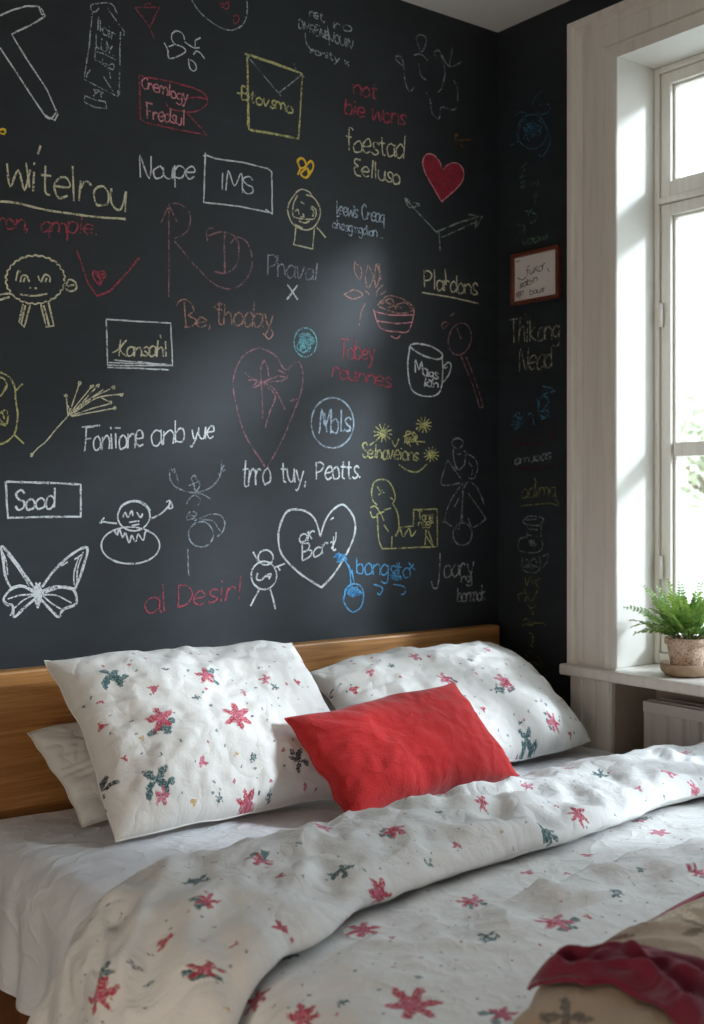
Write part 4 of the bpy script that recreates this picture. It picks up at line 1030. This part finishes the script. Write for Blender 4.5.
spec = [(260, 861, 'starleaf', .036), (201, 880, 'teal', .026), (209, 900, 'starleaf', .024), (167, 937, 'bud', .016), (209, 967, 'starleaf', .026), (97, 992, 'star', .038), (104, 968, 'teal', .024), (131, 968, 'navy', .012),
  (282, 875, 'bud', .012), (341, 870, 'teal', .028), (279, 928, 'bud', .018), (257, 997, 'star', .028), (306, 1016, 'star', .030), (287, 957, 'teal', .018), (120, 916, 'ochre', .006), (198, 941, 'ochre', .006), (223, 1006, 'ochre', .007),
  (299, 842, 'teal', .010), (323, 827, 'pstar', .024), (382, 892, 'star', .032), (397, 828, 'pleaf', .032), (459, 845, 'pbud', .015), (481, 802, 'star', .020), (527, 786, 'pstar', .020), (552, 836, 'teal', .028), (578, 813, 'star', .030),
  (602, 774, 'teal', .024), (569, 768, 'pstar', .018), (640, 820, 'starleaf', .026), (667, 772, 'pstar', .026), (645, 818, 'teal', .022), (640, 788, 'pbud', .014), (693, 788, 'pstar', .020), (682, 753, 'pstar', .022), (660, 833, 'pstar', .028), (587, 855, 'bud', .020),
  (472, 900, 'pleaf', .032), (556, 920, 'pleaf', .042), (487, 938, 'teal', .024), (530, 872, 'pbud', .020), (613, 890, 'teal', .018), (567, 873, 'pbud', .011), (362, 930, 'star', .038), (393, 938, 'pbud', .012), (415, 1005, 'star', .048), (503, 1013, 'starleaf', .030), (697, 873, 'pleaf', .028), (421, 977, 'teal', .008), (440, 812, 'teal', .008), (430, 862, 'teal', .009),
  (500, 830, 'ochre', .006), (610, 832, 'bud', .008), (585, 917, 'bud', .012), (345, 1000, 'teal', .012), (455, 960, 'teal', .006), (640, 868, 'teal', .010), (150, 985, 'teal', .008), (235, 945, 'bud', .008)]
fl = blooms(duvet, spec, .84)
# one cloth material per patch of the print, so that each patch carries only its own flowers
uvl = duvet.data.uv_layers[0].data; NU_, NV_ = 4, 4
TL_ = max(d_.uv[1] for d_ in uvl)
mats_ = {}
for pg in duvet.data.polygons:
    u = sum(uvl[l].uv[0] for l in pg.loop_indices)/4; t = sum(uvl[l].uv[1] for l in pg.loop_indices)/4
    key = (min(NU_-1, int(u/UMAX*NU_)), min(NV_*2-1, int(t/TL_*NV_*2)))
    mats_.setdefault(key, []).append(pg.index)
for key, ids in sorted(mats_.items()):
    u0, u1 = key[0]*UMAX/NU_-.08, (key[0]+1)*UMAX/NU_+.08; t0, t1 = key[1]*TL_/(NV_*2)-.08, (key[1]+1)*TL_/(NV_*2)+.08
    sub = [f for f in fl if u0 < f[0] < u1 and t0 < f[1] < t1]
    duvet.data.materials.append(floral('floral_duvet_cotton', (.80, .79, .765), sub, dots=.06, crinkle=.6, weave=.12))
    k_ = len(duvet.data.materials)-1
    for i_ in ids: duvet.data.polygons[i_].material_index = k_

# ------------------------------------------------------------------ throw blanket across the foot
M_tan = floral('tan_floral_throw', (.45, .335, .235), [(.30, .02, .05, 5, 1, .35, (.22, .10, .06)), (.12, -.06, .05, 6, 2, .35, (.62, .50, .36)), (.45, .05, .06, 5, 3, .35, (.62, .5, .36)), (.22, .10, .035, 4, 1, .4, TEAL), (.55, -.05, .05, 5, 2, .35, (.30, .12, .06)), (.42, .13, .05, 5, 2, .4, (.16, .10, .06)), (.58, .12, .04, 4, 1, .4, (.10, .10, .08)), (.36, .03, .03, 5, 4, .3, (.25, .05, .04)), (.66, .05, .04, 5, 1, .3, (.62, .5, .36)), (.06, .08, .04, 4, 2, .4, (.12, .10, .08)), (.4, .35, .06, 5, 2, .4, (.16, .10, .06)), (.2, .40, .05, 4, 2, .4, TEAL)], dots=False, crinkle=.5, weave=.4)
M_crim = cloth('crimson_throw_band', (.20, .020, .042), .5, .3, .14)
M_trim = floral('crimson_throw_trim', (.34, .035, .075), [(k*.05, .0+.01*math.sin(k*5), .022, 2, k*2.0, .45, TEAL if k % 2 else (.05, .20, .20)) for k in range(-2, 16)], dots=False, crinkle=.4, weave=.3)
TX0, TX1 = -1.66, -.08
def throw_fn(y_edge, depth, hbase, amp, seed, roll, left):
    def fn(a, b):
        # a along the bed width from left to right, b from head edge to foot
        x = left+(TX1-left)*a
        ye = interp(x, y_edge)
        y = ye - depth*b
        prof = hbase*(1-math.exp(-b*depth/.030))*1.0
        le = 1-math.exp(-max(0, (x-left))/.035)
        w = noise.noise(Vector((x*3.5+y*2, y*7, seed))); w2 = 1-abs(noise.noise(Vector((x*5-y*3, y*13+x*4, seed+3))))*2
        h = (prof*.96*le + .006) + (amp*w+amp*.7*w2)*min(1, b*depth/.05)*le
        du = .072 + .010*noise.noise(Vector((x*3, y*3, 2)))
        xo = x + .02*noise.noise(Vector((y*6, seed, 0)))
        return Vector((xo, y, MZ+du+max(.004, h)+roll(b))), (x-left, -(y-ye))
    return fn
EDGE = [(-1.68, -1.74), (-1.60, -1.665), (-1.5, -1.615), (-1.4, -1.58), (-1.25, -1.562), (-1.05, -1.542), (-.6, -1.50), (-.08, -1.46)]
EDGE2 = [(x, y-.115) for x, y in EDGE]
blanket = empty('throw_blanket', (-.9, -1.9, MZ+.07)); tag(blanket, 'folded tan floral throw with crimson bands lying across the foot of the bed', 'blanket')
def mk(name, mat, fn, nu, nv): return grid_mesh(name, mat, nu, nv, fn, None, parent=blanket, solid=.004)
mk('blanket_body', M_tan, throw_fn(EDGE, .52, .040, .016, 3.0, lambda b: 0, TX0), 130, 70)
o = mk('edge_trim', M_trim, throw_fn([(x, y+.010) for x, y in EDGE], .042, .036, .004, 3.0, lambda b: .0045, -1.27), 110, 8); o['label'] = 'crimson edge strip with teal marks'
BODY = throw_fn(EDGE, .52, .040, .016, 3.0, lambda b: 0, TX0)
BL_ = [(-2.10, -1.54), (-1.82, -1.53), (-1.71, -1.515), (-1.665, -1.54), (-1.60, -1.55)]
BR_ = [(-2.10, -1.33), (-1.777, -1.37), (-1.686, -1.405), (-1.63, -1.46), (-1.58, -1.49)]
def band(a, b):
    yy = -1.58-.46*b
    x = interp(yy, BL_)*(1-a)+interp(yy, BR_)*a
    p, t = BODY((x-TX0)/(TX1-TX0), b*.92)
    e = math.sin(PI*min(1, max(0, a)))**.5; st = min(1, b/.06)
    fold = 1-abs(math.sin(a*8.5+b*3+1.5*noise.noise(Vector((a*2, b*6, 4)))))
    p.z += .008 + e*st*(.010 + .014*fold + .010*noise.noise(Vector((a*5, b*14, 9))))
    p.y += (1-st)*.012
    return p, (x-TX0, t[1])
o = mk('crimson_band', M_crim, band, 70, 110); o['label'] = 'crumpled deep crimson fabric band'
# ------------------------------------------------------------------ potted fern on the sill
PC = Vector((.055, -.692, SILL))
M_pot = None
m, nt, b, o_ = new_mat('speckled_clay')
co = coord(nt); n = noise_n(nt, co, 160, 4, .7); n2 = noise_n(nt, co, 30, 3)
f = math_n(nt, 'ADD', math_n(nt, 'MULTIPLY', n.outputs[0], .7), math_n(nt, 'MULTIPLY', n2.outputs[0], .3))
L(nt, ramp(nt, f, [(.36, srgb(116, 84, 70)), (.45, srgb(178, 146, 124)), (.56, srgb(204, 180, 158)), (.66, srgb(216, 200, 186))]), b.inputs['Base Color'])
b.inputs['Roughness'].default_value = .85; bump(nt, b, n.outputs[0], .5, .003); M_pot = m
M_sau = simple('saucer_clay', srgb(158, 134, 110), .8, .14, 30, .3, 120)
M_soil = simple('potting_soil', (.03, .02, .013), .95, .3, 60, .6, 150)
fern = empty('potted_fern', PC); tag(fern, 'small green fern in a speckled clay pot and saucer on the window sill', 'potted plant')
mb = MB(); mb.lathe([(0, .0005), (.048, .0005), (.060, .004), (.070, .014), (.073, .032), (.071, .036), (.066, .034), (.058, .014), (.045, .009), (0, .009)], PC, 48); mb.build('saucer', M_sau, fern, smooth=True)
mb = MB(); mb.lathe([(0, .0095), (.038, .0095), (.042, .013), (.052, .078), (.054, .086), (.0595, .088), (.0605, .104), (.058, .107), (.054, .105), (.052, .092), (0, .091)], PC, 48); mb.build('pot', M_pot, fern, smooth=True)
mb = MB(); mb.lathe([(.051, .0925), (.03, .097), (0, .099)], PC, 32); mb.build('soil', M_soil, fern, smooth=True)
m, nt, b, o_ = new_mat('fern_leaf')
co = coord(nt); n = noise_n(nt, co, 45, 3)
L(nt, ramp(nt, n.outputs[0], [(.3, srgb(58, 96, 42)), (.5, srgb(104, 148, 68)), (.72, srgb(164, 190, 104))]), b.inputs['Base Color'])
b.inputs['Roughness'].default_value = .55
tl = N(nt, 'ShaderNodeBsdfTranslucent'); tl.inputs[0].default_value = (.30, .45, .08, 1); mx = N(nt, 'ShaderNodeMixShader'); mx.inputs[0].default_value = .3
L(nt, b.outputs[0], mx.inputs[1]); L(nt, tl.outputs[0], mx.inputs[2]); L(nt, mx.outputs[0], o_.inputs[0]); M_leaf = m
rn = random.Random(11)
top = PC+Vector((0, 0, .095))
def frond(mb, az, lean, ln, droop):
    d = Vector((math.cos(az), math.sin(az), 0)); p = top + d*rn.uniform(.0, .035); pts = []
    n = 19
    for i in range(n+1):
        t = i/n; ang = lean + droop*t*t
        pts.append(p.copy()); p = p + (d*math.sin(ang) + UP*math.cos(ang))*(ln/n)
    if any(q.x > RX-.012 for q in pts):
        k = (RX-.014-top.x)/max(1e-6, max(q.x for q in pts)-top.x); pts = [Vector((top.x+(q.x-top.x)*min(1, k), q.y, q.z)) for q in pts]
    for q in pts:
        if q.y > WY0-.02: q.y = WY0-.02
    mb.tube(pts, .0012, 5, 1, .0004)
    tw = rn.uniform(-.5, .5)
    for i in range(4, n+1):
        t = i/n; tan = (pts[min(i+1, n)]-pts[i-1]).normalized(); side = tan.cross(UP)
        if side.length < .05: side = d.cross(UP)
        side.normalize(); nr = side.cross(tan); side = (side*math.cos(tw)+nr*math.sin(tw)).normalized(); nr = side.cross(tan)
        L_ = (.007+.013*math.sin(PI*min(1, t*.86+.10)))*rn.uniform(.8, 1.15)
        for s in (-1, 1):
            ax = (side*s + tan*.35 + nr*rn.uniform(-.25, .35)).normalized(); w = L_*.27; bt = tan*w
            o = pts[i]; dn = nr*(-.12*L_)
            v = [o, o+ax*L_*.35+bt, o+ax*L_*.75+bt*.75+dn*.5, o+ax*L_+dn, o+ax*L_*.75-bt*.75+dn*.5, o+ax*L_*.35-bt]
            v = [q if q.x < RX-.006 else Vector((RX-.006, q.y, q.z)) for q in v]
            mb.add(v, [(0, 1, 2, 3, 4, 5)], 0)
M_stem = simple('fern_stem', srgb(84, 92, 44), .6)
for k in range(50):
    ring = k % 3
    az = k*2.39996 + rn.uniform(-.2, .2); 
    lean = (.12, .45, .85)[ring]+rn.uniform(-.1, .12); ln = (.155, .165, .165)[ring]*rn.uniform(.72, 1.15); dr = (.5, .75, .85)[ring]*rn.uniform(.6, 1.3)
    mbf = MB(); frond(mbf, az, lean, ln, dr); mbf.build('frond', [M_leaf, M_stem], fern, fix=False)
# two long arching fronds reaching toward the casing
for az, lean, ln, dr in ((2.35, .75, .19, .95), (2.6, .95, .17, 1.2), (2.2, 1.1, .15, 1.2)):
    mbf = MB(); frond(mbf, az, lean, ln, dr); mbf.build('frond', [M_leaf, M_stem], fern, fix=False)

# ------------------------------------------------------------------ garden outside
M_lawn = simple('washed_out_lawn', (.52, .52, .46), .95, .12, 2)  # lawn colour paled and greyed to stand in for overexposure outside
mb = MB(); mb.box((.40, -40, -1.2), (70, 45, -1.0)); struct('ground_outside', mb, M_lawn)
M_gleaf = simple('garden_leaf', (.55, .58, .42), .7, .25, 6); M_bark = simple('bark', (.25, .2, .15), .9, .2, 9)  # leaf colour paled to paint in the washed-out haze
def tree(x, y, h, r, label, seed):
    rr = random.Random(seed); t = empty('garden_tree', (x, y, -1.0)); tag(t, label, 'tree', 'trees beyond the window')
    mb = MB(); mb.tube([(x, y, -1.0), (x+.1, y, h*.3), (x, y+.1, h*.62)], .16, 10, 0, .07)
    for k in range(7):
        a = k*.9; mb.tube([(x, y, h*.35+.1*k), (x+r*.6*math.cos(a), y+r*.6*math.sin(a), h*.6+.12*k)], .05, 6, 0, .015)
    mb.build('trunk', M_bark, t)
    mb = MB()
    cl = [(Vector((x+rr.uniform(-r, r)*.7, y+rr.uniform(-r, r)*.7, h*.62+rr.uniform(-.32, .38)*h)), rr.uniform(.35, .6)*r) for _ in range(16)]
    for c, q in cl:
        for _ in range(210):
            d = Vector((rr.gauss(0, 1), rr.gauss(0, 1), rr.gauss(0, 1))).normalized()*q*rr.uniform(.5, 1)
            p = c+d; u = Vector((rr.gauss(0, 1), rr.gauss(0, 1), rr.gauss(0, 1))).normalized(); v = u.orthogonal().normalized(); s = rr.uniform(.05, .10)
            mb.add([p-u*s, p+v*s*.5, p+u*s, p-v*s*.5], [(0, 1, 2, 3)])
    mb.build('crown', M_gleaf, t, fix=False)
tree(8.6, 5.2, 3.0, 1.3, 'pale leafy garden tree seen washed out through the window panes', 3)

# ------------------------------------------------------------------ light
w = bpy.data.worlds.new('overcast_sky'); sc.world = w; w.use_nodes = True
nt = w.node_tree; bg = nt.nodes['Background']
tc = nt.nodes.new('ShaderNodeTexCoord'); sp = nt.nodes.new('ShaderNodeSeparateXYZ'); L(nt, tc.outputs['Generated'], sp.inputs[0])
L(nt, ramp(nt, sp.outputs[2], [(0.0, (.84, .90, .96)), (.5, (.78, .89, 1.0)), (1.0, (.66, .82, 1.0))]), bg.inputs[0])
bg.inputs[1].default_value = 4.6
def lamp(name, typ, loc, energy, color, **k):
    l = bpy.data.lights.new(name, typ); l.energy = energy; l.color = color
    for a, v in k.items(): setattr(l, a, v)
    o = bpy.data.objects.new(name, l); COL.objects.link(o); o.location = loc; return o
dirv = Vector((-.672, .74, -.46)).normalized()
s = lamp('low_sun', 'SUN', (6, -7, 5), 4.3, (.78, .89, 1.0), angle=math.radians(8))
s.rotation_euler = dirv.to_track_quat('-Z', 'Y').to_euler()
far = lamp('left_wall_fill', 'AREA', (XL+.03, -2.5, 1.05), 43, (1.0, .88, .76), shape='RECTANGLE', size=1.4, size_y=1.3)  # added unseen fill lamp that brightens the casing; no window is built here
far.rotation_euler = Vector((1, -.12, .12)).to_track_quat('-Z', 'Y').to_euler()
sc.view_settings.view_transform = 'Standard'
sc.view_settings.exposure = 0.0
sc.cycles.use_denoising = True
sc.cycles.max_bounces = 8; sc.cycles.transparent_max_bounces = 16
sc.cycles.sample_clamp_indirect = 6
finish_empties()
